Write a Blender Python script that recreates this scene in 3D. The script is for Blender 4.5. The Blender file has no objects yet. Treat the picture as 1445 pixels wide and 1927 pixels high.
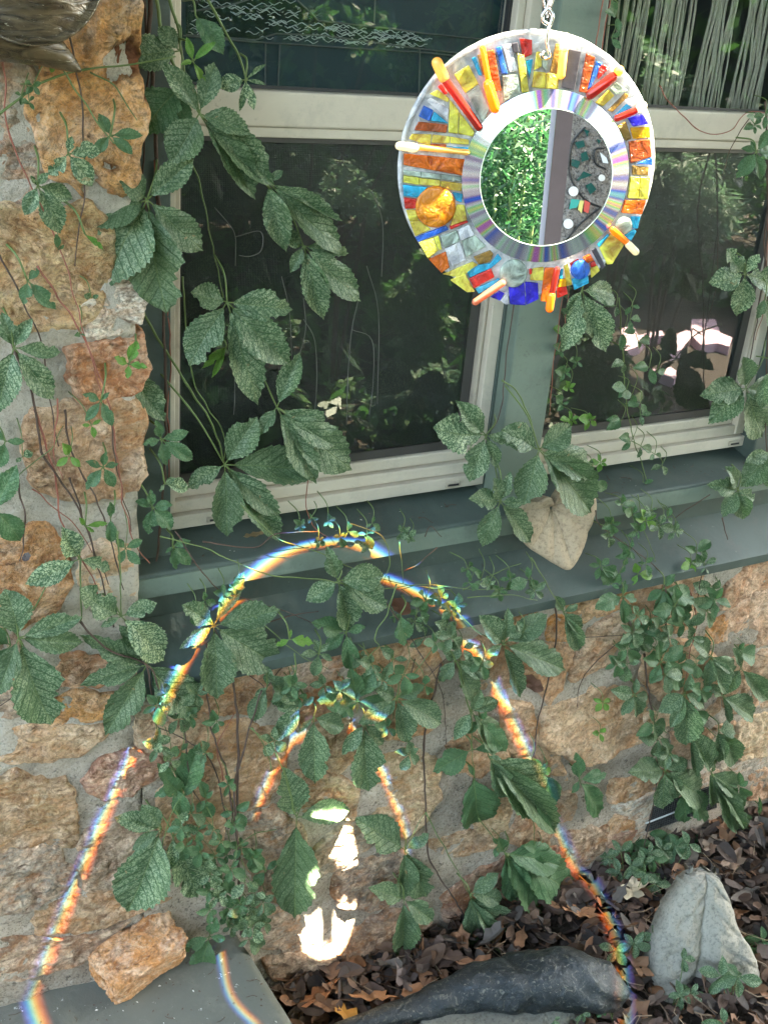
import bpy, bmesh, math, random
from math import sin, cos, pi, radians, sqrt, atan2, degrees
from mathutils import Vector as V, Matrix, noise, Quaternion
S = bpy.context.scene
COL = S.collection
R = random.Random(7)

# ------------------------------------------------------------------ camera
F_PX, CX, CY = 2056.0, 722.5, 963.5
AX = V((3877, -600, F_PX)).normalized()            # world X (along the wall) seen from the camera (x right, y down, z forward)
AD = V((-404, 4436, F_PX)); AD = (AD - AX * AD.dot(AX)).normalized()   # world down
AN = AX.cross(AD)                                   # into the wall
CAM = V((0, -1.25, 1.6))
def ray(px, py):
    r = V(((px - CX) / F_PX, (py - CY) / F_PX, 1.0))
    return V((r.dot(AX), r.dot(AN), -r.dot(AD)))
def onY(px, py, Y=0.0):
    d = ray(px, py); return CAM + d * ((Y - CAM.y) / d.y)
def onZ(px, py, Z=0.0):
    d = ray(px, py); return CAM + d * ((Z - CAM.z) / d.z)
def onP(px, py, P, n):
    d = ray(px, py); return CAM + d * ((P - CAM).dot(n) / d.dot(n))
cd = bpy.data.cameras.new('camera'); cam = bpy.data.objects.new('camera', cd); COL.objects.link(cam)
right = V((AX.x, AN.x, -AD.x)); down = V((AX.y, AN.y, -AD.y)); fwd = V((AX.z, AN.z, -AD.z))
M = Matrix.Identity(4)
for i, c in enumerate((right, -down, -fwd)):
    for k in range(3): M[k][i] = c[k]
M.translation = CAM
cam.matrix_world = M
cd.sensor_fit = 'HORIZONTAL'; cd.sensor_width = 36.0; cd.lens = 36.0 * F_PX / 1445.0
cd.clip_start = 0.02; cd.clip_end = 500
S.camera = cam

# ------------------------------------------------------------------ light
SUN = V((0.40, -0.28, 0.87)).normalized()          # towards the sun
w = bpy.data.worlds.new('World'); S.world = w; w.use_nodes = True
nt = w.node_tree; nt.nodes.clear()
sky = nt.nodes.new('ShaderNodeTexSky'); sky.sky_type = 'NISHITA'; sky.sun_disc = False
sky.sun_elevation = math.asin(SUN.z); sky.sun_rotation = atan2(SUN.x, SUN.y); sky.dust_density = 3.0; sky.ozone_density = .6
bg = nt.nodes.new('ShaderNodeBackground'); bg.inputs[1].default_value = 0.15
ow = nt.nodes.new('ShaderNodeOutputWorld')
nt.links.new(sky.outputs[0], bg.inputs[0]); nt.links.new(bg.outputs[0], ow.inputs[0])
sl = bpy.data.lights.new('sun', 'SUN'); sl.energy = 4.5; sl.angle = radians(0.53); sl.color = (1.0, 0.94, 0.84)
so = bpy.data.objects.new('sun', sl); so.rotation_euler = SUN.to_track_quat('Z', 'Y').to_euler(); COL.objects.link(so)
S.view_settings.view_transform = 'Standard'; S.view_settings.look = 'None'; S.view_settings.gamma = 1
S.view_settings.exposure = 4.3
S.view_settings.use_white_balance = True; S.view_settings.white_balance_temperature = 7600; S.view_settings.white_balance_tint = 4
S.render.engine = 'CYCLES'
S.cycles.max_bounces = 8; S.cycles.transparent_max_bounces = 16

# ------------------------------------------------------------------ helpers
def tag(o, label=None, cat=None, group=None, kind=None):
    if label: o['label'] = label
    if cat: o['category'] = cat
    if group: o['group'] = group
    if kind: o['kind'] = kind
    return o
def empty(name, loc, label, cat, group=None):
    o = bpy.data.objects.new(name, None); COL.objects.link(o); o.location = loc; o.empty_display_size = .05
    return tag(o, label, cat, group)
def link(name, me, parent=None):
    o = bpy.data.objects.new(name, me); COL.objects.link(o)
    if parent: o.parent = parent
    return o
def mesh(name, vs, fs, mat, smooth=False, uvs=None):
    me = bpy.data.meshes.new(name); me.from_pydata([tuple(v) for v in vs], [], fs)
    if mat: me.materials.append(mat)
    if smooth: me.shade_smooth()
    if uvs:
        ul = me.uv_layers.new(name='UVMap')
        idx = [0] * len(me.loops); me.loops.foreach_get('vertex_index', idx)
        flat = []
        for i in idx: flat += uvs[i]
        ul.data.foreach_set('uv', flat)
    me.update(); return me
def obj(name, vs, fs, mat, parent=None, smooth=False, uvs=None):
    """world-space mesh; moved into the parent's frame (parents are never rotated)"""
    if parent:
        off = V(parent.location); p = parent.parent
        while p: off += V(p.location); p = p.parent
        vs = [V(v) - off for v in vs]
    return link(name, mesh(name, vs, fs, mat, smooth, uvs), parent)
class MB:
    def __init__(s): s.v = []; s.f = []
    def add(s, vs, fs):
        o = len(s.v); s.v += [V(v) for v in vs]; s.f += [tuple(i + o for i in f) for f in fs]
    def box(s, x0, x1, y0, y1, z0, z1):
        s.add([(x0,y0,z0),(x1,y0,z0),(x1,y1,z0),(x0,y1,z0),(x0,y0,z1),(x1,y0,z1),(x1,y1,z1),(x0,y1,z1)],
              [(0,3,2,1),(4,5,6,7),(0,1,5,4),(1,2,6,5),(2,3,7,6),(3,0,4,7)])
    def tube(s, pts, r, n=6, cap=True):
        pts = [V(p) for p in pts]
        if not isinstance(r, (list, tuple)): r = [r] * len(pts)
        base = len(s.v); up = None
        for i, p in enumerate(pts):
            t = (pts[min(i + 1, len(pts) - 1)] - pts[max(i - 1, 0)])
            t = t.normalized() if t.length > 1e-9 else V((0, 0, 1))
            if up is None: up = t.orthogonal().normalized()
            up = (up - t * up.dot(t)); up = up.normalized() if up.length > 1e-6 else t.orthogonal().normalized()
            b = t.cross(up)
            for k in range(n):
                a = 2 * pi * k / n; s.v.append(p + (up * cos(a) + b * sin(a)) * r[i])
        for i in range(len(pts) - 1):
            for k in range(n):
                k2 = (k + 1) % n; a = base + i * n
                s.f.append((a + k, a + k2, a + n + k2, a + n + k))
        if cap:
            s.f.append(tuple(base + k for k in reversed(range(n)))); e = base + (len(pts) - 1) * n
            s.f.append(tuple(e + k for k in range(n)))
    def prism(s, poly, d):
        """poly: 3D points, d: depth vector"""
        n = len(poly); s.add([V(p) for p in poly] + [V(p) + d for p in poly],
              [tuple(range(n)), tuple(reversed(range(n, 2 * n)))] + [(i, i + n, (i + 1) % n + n, (i + 1) % n) for i in range(n)])
    def build(s, name, mat, parent=None, smooth=False): return obj(name, s.v, s.f, mat, parent, smooth)
def bevel(o, wd=.002, seg=2):
    m = o.modifiers.new('bevel', 'BEVEL'); m.width = wd; m.segments = seg; m.limit_method = 'ANGLE'; m.angle_limit = radians(40); return o
def spline(pts, n=6):
    pts = [V(p) for p in pts]; out = []
    P = [pts[0] * 2 - pts[1]] + pts + [pts[-1] * 2 - pts[-2]]
    for i in range(1, len(P) - 2):
        for k in range(n):
            t = k / n; a, b, c, d = P[i-1], P[i], P[i+1], P[i+2]
            out.append(.5 * ((2*b) + (c - a) * t + (2*a - 5*b + 4*c - d) * t*t + (3*b - a - 3*c + d) * t**3))
    out.append(pts[-1]); return out

# ------------------------------------------------------------------ materials
class NT:
    def __init__(s, name):
        s.m = bpy.data.materials.new(name); s.m.use_nodes = True; s.t = s.m.node_tree; s.t.nodes.clear()
        s.out = s.n('OutputMaterial'); s.b = s.n('BsdfPrincipled'); s.l(s.b, s.out.inputs[0])
        s.co = s.n('TexCoord')
    def n(s, t, **k):
        x = s.t.nodes.new('ShaderNode' + t)
        for a, b in k.items(): setattr(x, a, b)
        return x
    def l(s, a, b, o=0): s.t.links.new(a.outputs[o] if hasattr(a, 'outputs') else a, b)
    def val(s, inp, v):
        if isinstance(v, (int, float, tuple, list)):
            if isinstance(v, (tuple, list)) and len(v) == 3 and inp.type == 'RGBA': v = (*v, 1)
            inp.default_value = v
        else: s.l(v, inp)
    def math(s, op, a, b=None, clamp=False):
        x = s.n('Math', operation=op, use_clamp=clamp); s.val(x.inputs[0], a)
        if b is not None: s.val(x.inputs[1], b)
        return x.outputs[0]
    def noise(s, sc, det=5, rough=.6, vec=None, dist=0):
        x = s.n('TexNoise'); x.inputs['Scale'].default_value = sc; x.inputs['Detail'].default_value = det
        x.inputs['Roughness'].default_value = rough; x.inputs['Distortion'].default_value = dist
        s.l(vec if vec is not None else s.co.outputs['Object'], x.inputs['Vector']); return x.outputs['Fac']
    def vor(s, sc, vec=None, feat='F1', out='Distance'):
        x = s.n('TexVoronoi', feature=feat); x.inputs['Scale'].default_value = sc
        s.l(vec if vec is not None else s.co.outputs['Object'], x.inputs['Vector']); return x.outputs[out]
    def ramp(s, fac, stops, interp='LINEAR'):
        x = s.n('ValToRGB'); x.color_ramp.interpolation = interp; e = x.color_ramp.elements
        while len(e) < len(stops): e.new(.5)
        for i, (p, c) in enumerate(stops):
            e[i].position = p; e[i].color = (*c, 1) if not isinstance(c, (int, float)) else (c, c, c, 1)
        s.l(fac, x.inputs[0]); return x.outputs[0]
    def mix(s, fac, a, b, mode='MIX'):
        x = s.n('Mix', data_type='RGBA', blend_type=mode); s.val(x.inputs[0], fac); s.val(x.inputs[6], a); s.val(x.inputs[7], b); return x.outputs[2]
    def bump(s, h, st=.5, d=.01, prev=None):
        x = s.n('Bump'); x.inputs['Strength'].default_value = st; x.inputs['Distance'].default_value = d; s.l(h, x.inputs['Height'])
        if prev is not None: s.l(prev, x.inputs['Normal'])
        s.l(x, s.b.inputs['Normal']); return x.outputs[0]
    def set(s, **k):
        for a, b in k.items():
            s.val(s.b.inputs[a.replace('_', ' ')], b)
        return s.m
def mat_plain(name, col, rough=.6, var=.25, sc=20, bumpst=.2, bd=.002, metal=0, **k):
    t = NT(name); f = t.noise(sc); f2 = t.noise(sc * 7)
    c = t.mix(f, tuple(x * (1 - var) for x in col), tuple(min(1, x * (1 + var)) for x in col))
    t.bump(f2, bumpst, bd)
    return t.set(Base_Color=c, Roughness=rough, Metallic=metal, **k)

def mat_stone():
    t = NT('sandstone')
    oi = t.n('ObjectInfo'); mp = t.n('VectorMath', operation='ADD'); t.l(t.co.outputs['Object'], mp.inputs[0])
    sc = t.n('VectorMath', operation='SCALE'); t.l(oi.outputs['Random'], sc.inputs[0]); sc.inputs[3].default_value = 3.0; t.l(sc, mp.inputs[1])
    v = mp.outputs[0]
    a = t.noise(10, 7, .65, v, 1.6); mz = t.n('Mapping'); mz.inputs['Scale'].default_value = (1, 1, 2.4); mz.inputs['Rotation'].default_value = (0, .25, 0); t.t.links.new(v, mz.inputs[0]); b = t.noise(30, 7, .72, mz.outputs[0], .7); g = t.noise(170, 5, .75, v); cr = t.noise(22, 7, .7, v, 2.5)
    base = oi.outputs['Color']
    light = t.mix(.60, base, (.70, .51, .36)); dark = t.mix(.85, base, (.42, .26, .17), 'MULTIPLY'); rust = t.mix(.6, base, (.40, .15, .045))
    c = t.mix(t.ramp(a, [(.40, 0), (.60, 1)]), rust, light)
    c = t.mix(t.ramp(b, [(.42, 0), (.62, 1)]), c, base)
    c = t.mix(t.math('MULTIPLY', t.ramp(t.noise(15, 6, .7, v, 2.5), [(.53, 0), (.64, 1)]), .75), c, dark)
    c = t.mix(t.math('MULTIPLY', t.ramp(t.noise(45, 6, .75, v, 1), [(.54, 0), (.66, 1)]), .45), c, (.66, .52, .36))
    grey = t.ramp(t.noise(13, 7, .75, v, .5), [(.55, 0), (.64, 1)])
    c = t.mix(t.math('MULTIPLY', grey, .38), c, (.46, .36, .29))
    crk = t.ramp(t.math('ABSOLUTE', t.math('SUBTRACT', cr, .5)), [(.0, 1), (.012, 0)])
    c = t.mix(t.math('MULTIPLY', crk, .45), c, (.10, .05, .03))
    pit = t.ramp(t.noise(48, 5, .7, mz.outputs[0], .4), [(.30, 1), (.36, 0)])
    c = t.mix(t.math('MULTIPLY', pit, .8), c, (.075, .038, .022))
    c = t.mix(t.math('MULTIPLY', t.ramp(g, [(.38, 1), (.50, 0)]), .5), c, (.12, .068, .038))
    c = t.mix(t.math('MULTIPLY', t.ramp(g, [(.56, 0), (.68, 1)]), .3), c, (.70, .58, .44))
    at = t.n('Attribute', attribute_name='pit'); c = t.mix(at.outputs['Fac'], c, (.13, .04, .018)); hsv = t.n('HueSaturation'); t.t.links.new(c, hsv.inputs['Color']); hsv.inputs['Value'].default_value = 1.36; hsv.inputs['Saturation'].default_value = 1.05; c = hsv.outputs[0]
    h = t.math('ADD', t.math('MULTIPLY', b, 1.0), t.math('MULTIPLY', g, .45)); h = t.math('SUBTRACT', h, t.math('MULTIPLY', pit, .6)); h = t.math('SUBTRACT', h, t.math('MULTIPLY', crk, .3))
    t.bump(h, 1.0, .007)
    return t.set(Base_Color=c, Roughness=.9)
def mat_mortar():
    t = NT('mortar'); a = t.noise(8, 7, .65, None, .6); b = t.noise(55, 6, .75); g = t.noise(240, 4, .75)
    c = t.mix(t.ramp(a, [(.38, 0), (.62, 1)]), (.35, .272, .20), (.55, .445, .345))
    c = t.mix(t.math('MULTIPLY', t.ramp(b, [(.50, 0), (.60, 1)]), .55), c, (.50, .43, .34))
    c = t.mix(t.math('MULTIPLY', t.ramp(t.noise(30, 6, .78), [(.36, 1), (.43, 0)]), .8), c, (.085, .068, .05))
    c = t.mix(t.math('MULTIPLY', t.ramp(g, [(.38, 1), (.47, 0)]), .65), c, (.10, .08, .06)); c = t.mix(t.math('MULTIPLY', t.ramp(g, [(.56, 0), (.66, 1)]), .4), c, (.62, .56, .47))
    t.bump(t.math('ADD', b, t.math('MULTIPLY', g, .5)), 1.0, .008)
    # blends to a paler tone higher up the wall
    sp = t.n('SeparateXYZ'); t.l(t.co.outputs['Object'], sp.inputs[0])
    zz = t.ramp(t.math('ADD', sp.outputs[2], t.math('MULTIPLY', a, .35)), [(.62, 0), (1.05, 1)])
    c = t.mix(t.math('MULTIPLY', zz, .45), c, (.62, .58, .47))
    return t.set(Base_Color=c, Roughness=.95)
STONE = mat_stone(); MORTAR = mat_mortar()
def mat_leaf(name, dark, light, stip=.6, veins=True):
    t = NT(name); oi = t.n('ObjectInfo'); uv = t.n('UVMap'); sp = t.n('SeparateXYZ'); t.l(uv, sp.inputs[0])
    au = t.math('ABSOLUTE', t.math('SUBTRACT', sp.outputs[0], .5))
    vv = t.math('FRACT', t.math('MULTIPLY', t.math('SUBTRACT', sp.outputs[1], t.math('MULTIPLY', au, .55)), 8.0))
    side = t.math('ABSOLUTE', t.math('SUBTRACT', vv, .5))           # .5 on a side vein
    side = t.ramp(side, [(.40, 0), (.47, 1)])
    mid = t.ramp(au, [(.0, 1), (.022, 0)])
    mp = t.n('Mapping'); t.l(t.co.outputs['Object'], mp.inputs[0]); sc = t.n('VectorMath', operation='SCALE'); t.l(oi.outputs['Random'], sc.inputs[0]); sc.inputs[3].default_value = 9
    uvs = t.n('VectorMath', operation='ADD'); t.l(uv, uvs.inputs[0]); t.l(sc, uvs.inputs[1])
    # stippling size follows the object's true size through the generated 'lsize' attribute
    at = t.n('Attribute', attribute_type='OBJECT', attribute_name='lsize')
    us = t.n('VectorMath', operation='MULTIPLY'); t.l(uvs, us.inputs[0]); t.l(at.outputs['Vector'], us.inputs[1])
    st = t.noise(420, 3, .75, us.outputs[0], .5); big = t.noise(45, 4, .6, us.outputs[0])
    f = t.ramp(st, [(.475, 0), (.545, 1)])
    amt = t.math('MULTIPLY', t.ramp(big, [(.3, .35), (.6, 1.0)]), stip)
    rnd = t.ramp(oi.outputs['Random'], [(0, .55), (1, 1.15)])
    f = t.math('MULTIPLY', t.math('MULTIPLY', f, amt), rnd)
    f = t.math('MULTIPLY', f, t.math('SUBTRACT', 1.0, t.math('MULTIPLY', side, .85)), True)
    hs = t.n('HueSaturation'); t.val(hs.inputs['Color'], dark); t.l(t.math('ADD', .485, t.math('MULTIPLY', oi.outputs['Random'], .03)), hs.inputs['Hue'])
    t.l(t.math('ADD', .75, t.math('MULTIPLY', big, .6)), hs.inputs['Value'])
    c = t.mix(f, hs.outputs[0], light)
    c = t.mix(t.math('MULTIPLY', side, .5), c, tuple(x * .55 for x in dark))
    c = t.mix(t.math('MULTIPLY', mid, .6), c, (.16, .22, .08))
    sc2 = t.ramp(t.noise(60, 3, .6, us.outputs[0], 1), [(.70, 0), (.74, 1)])
    c = t.mix(t.math('MULTIPLY', sc2, .8), c, (.30, .21, .10))
    h = t.math('SUBTRACT', t.math('MULTIPLY', st, .35), t.math('MULTIPLY', side, .6)); h = t.math('SUBTRACT', h, t.math('MULTIPLY', mid, .7))
    t.bump(h, .5, .002)
    t.set(Base_Color=c, Roughness=.5)
    t.b.inputs['Specular IOR Level'].default_value = .35
    tr = t.n('BsdfTranslucent'); t.l(t.mix(.5, c, (.12, .30, .03), 'MIX'), tr.inputs[0])
    mx = t.n('MixShader'); mx.inputs[0].default_value = .18; t.l(t.b, mx.inputs[1]); t.l(tr, mx.inputs[2]); t.l(mx, t.out.inputs[0])
    return t.m
LEAF = mat_leaf('creeper_leaf', (.052, .102, .046), (.33, .40, .23), .80)
LEAF2 = mat_leaf('creeper_leaf_plain', (.050, .118, .047), (.28, .38, .20), .42)
LEAFY = mat_leaf('creeper_leaf_young', (.10, .22, .035), (.30, .42, .12), .35)
LEAFW = mat_leaf('creeper_leaf_bleached', (.045, .10, .045), (.42, .50, .28), 1.15)
BARK = mat_plain('vine_bark', (.085, .050, .035), .8, .4, 60, .6, .002)
REDST = mat_plain('red_vine_stem', (.28, .09, .055), .6, .3, 60, .3, .001)
GREENST = mat_plain('green_vine_stem', (.11, .16, .045), .55, .3, 60, .3, .001)
def mat_paint(name, col, wear=.4):
    t = NT(name); a = t.noise(6, 6, .6); g = t.noise(90, 4, .7)
    mp = t.n('Mapping'); mp.inputs['Scale'].default_value = (12, 90, 90); t.l(t.co.outputs['Object'], mp.inputs[0])
    wd = t.noise(1.0, 5, .6, mp.outputs[0], .4)
    c = t.mix(a, tuple(x * .78 for x in col), tuple(x * 1.12 for x in col))
    c = t.mix(t.math('MULTIPLY', t.ramp(t.noise(4, 7, .75, None, 1), [(.45, 0), (.68, 1)]), min(1, wear * 1.2)), c, tuple(x * .55 for x in col))
    c = t.mix(t.math('MULTIPLY', t.ramp(t.noise(22, 6, .75), [(.52, 0), (.66, 1)]), wear), c, (.085, .09, .075))
    c = t.mix(t.math('MULTIPLY', t.ramp(t.noise(130, 3, .7), [(.66, 0), (.70, 1)]), .35), c, tuple(x * .45 for x in col))
    c = t.mix(t.math('MULTIPLY', t.ramp(g, [(.66, 0), (.74, 1)]), wear * .6), c, (.32, .34, .29))
    c = t.mix(t.math('MULTIPLY', t.ramp(t.noise(45, 4, .6), [(.68, 0), (.71, 1)]), wear), c, (.05, .045, .035))
    t.bump(t.math('ADD', wd, t.math('MULTIPLY', g, .4)), .35, .0016)
    return t.set(Base_Color=c, Roughness=.62)
GREEN = mat_paint('green_paint', (.070, .095, .079), .55); GREEN_L = mat_paint('green_paint_clean_lit', (.155, .20, .155), .3)  # second green is less worn and painted lighter, for front faces catching light
CREAM = mat_paint('cream_vinyl', (.58, .51, .40), .16); CREAM_D = mat_paint('cream_vinyl_dirty', (.46, .40, .31), .3)
BLACK = mat_plain('black_gasket', (.015, .015, .016), .5)
def mat_glass(name, tint=(.5, .55, .55), bumpst=0, alpha=.5, ior=1.5, bs=40):
    t = NT(name); t.t.nodes.remove(t.b)
    g = t.n('BsdfGlossy'); g.inputs['Roughness'].default_value = .012
    tr = t.n('BsdfTransparent'); tr.inputs[0].default_value = (*tint, 1)
    fr = t.n('Fresnel'); fr.inputs[0].default_value = ior
    bp = t.n('Bump'); bp.inputs['Strength'].default_value = max(bumpst, .02); bp.inputs['Distance'].default_value = .002
    t.l(t.noise(bs, 2, .5), bp.inputs['Height'])
    t.l(bp, g.inputs['Normal'])
    ge = t.n('NewGeometry'); ff = t.math('MULTIPLY', fr.outputs[0], t.math('SUBTRACT', 1.0, ge.outputs['Backfacing']))
    mx = t.n('MixShader'); t.l(t.math('MULTIPLY', ff, 2.3), mx.inputs[0]); t.l(tr, mx.inputs[1]); t.l(g, mx.inputs[2]); t.l(mx, t.out.inputs[0])
    return t.m
GLASS = mat_glass('window_glass', (.93, .95, .95), .05, bs=6)
def mat_screen():
    t = NT('insect_screen')
    w1 = t.n('TexWave', bands_direction='X'); w1.inputs['Scale'].default_value = 130; t.l(t.co.outputs['Object'], w1.inputs[0])
    w2 = t.n('TexWave', bands_direction='Z'); w2.inputs['Scale'].default_value = 130; t.l(t.co.outputs['Object'], w2.inputs[0])
    c = t.mix(t.noise(5, 6, .6), (.018, .0185, .019), (.032, .033, .033))
    t.bump(t.math('MAXIMUM', w1.outputs['Fac'], w2.outputs['Fac']), .4, .0006)
    return t.set(Base_Color=c, Roughness=.45)
SCREEN = mat_screen()

# ------------------------------------------------------------------ setting: ground, slab
def ground():
    n = 60; vs = []; fs = []
    xs = [-30, -12, -5, -2] + [-1 + i * .035 for i in range(120)] + [3.4, 4, 6, 9, 16, 40]
    ys = [-40, -20, -10, -6, -4, -3] + [-2 + i * .035 for i in range(60)] + [.3, .6]
    for y in ys:
        for x in xs:
            z = noise.fractal(V((x * 3, y * 3, 0)), 1, 2, 4) * .022 - .01 if -1.1 < x < 3.5 and y > -2.2 else -.02
            vs.append((x, y, z))
    W = len(xs)
    for j in range(len(ys) - 1):
        for i in range(W - 1): a = j * W + i; fs.append((a, a + 1, a + W + 1, a + W))
    t = NT('soil'); a = t.noise(9, 6); b = t.noise(90, 5, .7)
    c = t.mix(a, (.022, .016, .011), (.05, .036, .025)); c = t.mix(t.math('MULTIPLY', b, .5), c, (.09, .065, .045)); t.bump(b, .8, .01)
    tag(obj('ground', vs, fs, t.set(Base_Color=c, Roughness=.95), None, True), kind='structure')
ground()
SLABZ = .19
def slab():
    e0 = onZ(450, 1762, SLABZ); e1 = onZ(552, 1927, SLABZ)
    dx = (e1.x - e0.x) / (e1.y - e0.y)
    vs = []; fs = []; nx, ny = 90, 60
    for j in range(ny + 1):
        y = .02 - j * (.95 / ny); xe = e0.x + dx * (y - e0.y) + noise.noise(V((0, y * 30, 3))) * .002
        for i in range(nx + 1):
            x = -.9 + (xe + .9) * i / nx
            z = SLABZ + noise.fractal(V((x * 5, y * 5, 0)), 1, 2, 4) * .002 - (.006 if i == nx else 0)
            vs.append((x, y, z))
    W = nx + 1
    for j in range(ny):
        for i in range(nx): a = j * W + i; fs.append((a, a + W, a + W + 1, a + 1))
    b = len(vs)
    for j in range(ny + 1): v = vs[j * W + nx]; vs.append((v[0] + .002, v[1], -.05))
    for j in range(ny): fs.append((j * W + nx, (j + 1) * W + nx, b + j + 1, b + j))
    b = len(vs)
    for i in range(nx + 1): v = vs[ny * W + i]; vs.append((v[0], v[1], -.05))
    for i in range(nx): fs.append((ny * W + i, b + i, b + i + 1, ny * W + i + 1))
    t = NT('concrete'); a = t.noise(5, 6); g = t.noise(120, 4, .7); s = t.noise(48, 4, .75)
    c = t.mix(a, (.075, .080, .060), (.175, .172, .135)); c = t.mix(t.math('MULTIPLY', g, .4), c, (.17, .165, .14))
    c = t.mix(t.math('MULTIPLY', t.ramp(t.noise(7, 7, .75), [(.48, 0), (.62, 1)]), .6), c, (.22, .21, .17))
    c = t.mix(t.ramp(s, [(.64, 0), (.69, 1)]), c, (.50, .50, .44)); t.bump(t.math('ADD', g, s), .5, .002)
    tag(obj('concrete_step', vs, fs, t.set(Base_Color=c, Roughness=.9), None, True), 'grey green concrete step slab against the wall at lower left', 'step')
slab()

# ------------------------------------------------------------------ stone wall
wall = empty('stone_wall', (0, 0, 0), 'rubble wall of orange and tan sandstone with wide pale mortar joints under the windows', 'wall')
XE = .381; ZT = .712
def mortar_sheet(x0, x1, z0, z1, st=.007, ragged=None):
    nx = int((x1 - x0) / st); nz = int((z1 - z0) / st); vs = []; fs = []
    for j in range(nz + 1):
        for i in range(nx + 1):
            x = x0 + (x1 - x0) * i / nx; z = z0 + (z1 - z0) * j / nz
            y = .001 + noise.fractal(V((x * 14, 0, z * 14)), 1, 2, 5) * .0075 + noise.noise(V((x * 60, 5, z * 60))) * .0022
            if ragged == 'x' and i == nx: x += noise.noise(V((z * 25, 1, 0))) * .004; y += .004
            if ragged == 'z' and j == nz: z += noise.noise(V((x * 25, 1, 0))) * .007; 
            vs.append((x, y, z))
    W = nx + 1
    for j in range(nz):
        for i in range(nx): a = j * W + i; fs.append((a, a + 1, a + W + 1, a + W))
    if ragged == 'x':
        b = len(vs)
        for j in range(nz + 1): v = vs[j * W + nx]; vs.append((v[0], .16, v[2]))
        for j in range(nz): fs.append((j * W + nx, b + j, b + j + 1, (j + 1) * W + nx))
    if ragged == 'z':
        b = len(vs)
        for i in range(nx + 1): v = vs[nz * W + i]; vs.append((v[0], .16, v[2]))
        for i in range(nx): fs.append((nz * W + i, nz * W + i + 1, b + i + 1, b + i))
    return vs, fs
v1, f1 = mortar_sheet(-.5, XE - .004, -.1, 2.2, ragged='x'); m = MB(); m.add(v1, f1)
v1, f1 = mortar_sheet(XE - .0045, 2.9, -.1, ZT, ragged='z'); m.add(v1, f1)
m.build('mortar', MORTAR, wall, True)

def stone(poly, col, h=.016, pits=0, rough=1.0, name='stone', parent=None, nb=96, nr=20):
    h = h * .42
    P = [onY(*p, 0.0) for p in poly]; n = len(P)
    c = sum(P, V()) / n
    P = [c + (p - c).normalized() * ((p - c).length + .0075) for p in P]
    # resample boundary
    per = [0]
    for i in range(n): per.append(per[-1] + (P[(i + 1) % n] - P[i]).length)
    L = per[-1]; bd = []; seed = R.uniform(0, 100)
    for k in range(nb):
        d = L * k / nb; i = max(j for j in range(n) if per[j] <= d); t = (d - per[i]) / (per[i + 1] - per[i])
        bd.append(P[i].lerp(P[(i + 1) % n], t))
    for _ in range(1): bd = [bd[k] * .5 + (bd[k - 1] + bd[(k + 1) % nb]) * .25 for k in range(nb)]
    size = sqrt(L * .25) * .5
    for k in range(nb):
        d = bd[k] - c; d2 = d.normalized(); q = bd[k]
        bd[k] = q + d2 * (noise.fractal(V((q.x * 30, seed, q.z * 30)), 1, 2, 5) * .010 + .004)
    vs = []; fs = []; pit = []
    tx, tz = R.uniform(-.06, .06), R.uniform(-.06, .06)
    for r in range(nr + 1):
        f = (r / nr) ** .8 * 1.0
        for k in range(nb):
            q = c.lerp(bd[k], f)
            e = max(0, (f - .86) / .14); prof = sqrt(max(0, 1 - e ** 2.2))
            nz = noise.fractal(V((q.x * 16, seed, q.z * 16)), 1, 2, 5) * .0036 * rough + noise.fractal(V((q.x * 70, seed, q.z * 70)), 1, 2, 4) * .0032 * rough
            strat = abs(noise.noise(V((q.x * 6, seed, q.z * 30)))) * .004 * rough
            y = -h * prof + .014 * (1 - prof) * (1 if f > .95 else .4) - (nz - strat) * prof + tx * (q.x - c.x) + tz * (q.z - c.z)
            pv = 0
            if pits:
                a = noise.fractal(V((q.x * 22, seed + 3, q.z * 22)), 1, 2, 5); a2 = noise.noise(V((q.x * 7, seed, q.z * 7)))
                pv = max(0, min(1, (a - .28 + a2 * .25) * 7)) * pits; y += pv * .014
            pit.append(pv)
            vs.append((q.x, y, q.z))
    for r in range(nr):
        for k in range(nb):
            k2 = (k + 1) % nb; a = r * nb
            if r == 0: fs.append((a + nb + k, a + nb + k2, a + k)) if False else fs.append((a + k, a + nb + k, a + nb + k2, a + k2))
            else: fs.append((a + k, a + nb + k, a + nb + k2, a + k2))
    b = len(vs)
    for k in range(nb): vs.append((bd[k].x, .04, bd[k].z)); pit.append(0)
    for k in range(nb): fs.append((nr * nb + k, b + k, b + (k + 1) % nb, nr * nb + (k + 1) % nb))
    # orientation towards -Y
    a, bb, cc = V(vs[fs[nb * 3][0]]), V(vs[fs[nb * 3][1]]), V(vs[fs[nb * 3][2]])
    if (bb - a).cross(cc - a).y > 0: fs = [tuple(reversed(f)) for f in fs]
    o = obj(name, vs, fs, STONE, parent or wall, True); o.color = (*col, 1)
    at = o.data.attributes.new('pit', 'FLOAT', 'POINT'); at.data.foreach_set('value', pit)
    return o
OR = (.52, .26, .10); TAN = (.46, .31, .17); BR = (.27, .16, .09); PALE = (.56, .44, .30); RED = (.36, .15, .07); DK = (.16, .125, .095); GY = (.30, .27, .22); WH = (.66, .61, .50)
T2 = (.40, .27, .15); PK = (.47, .33, .22)
def sc(pts, ox, oy, s): return [(ox + x / s, oy + y / s) for x, y in pts]
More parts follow.
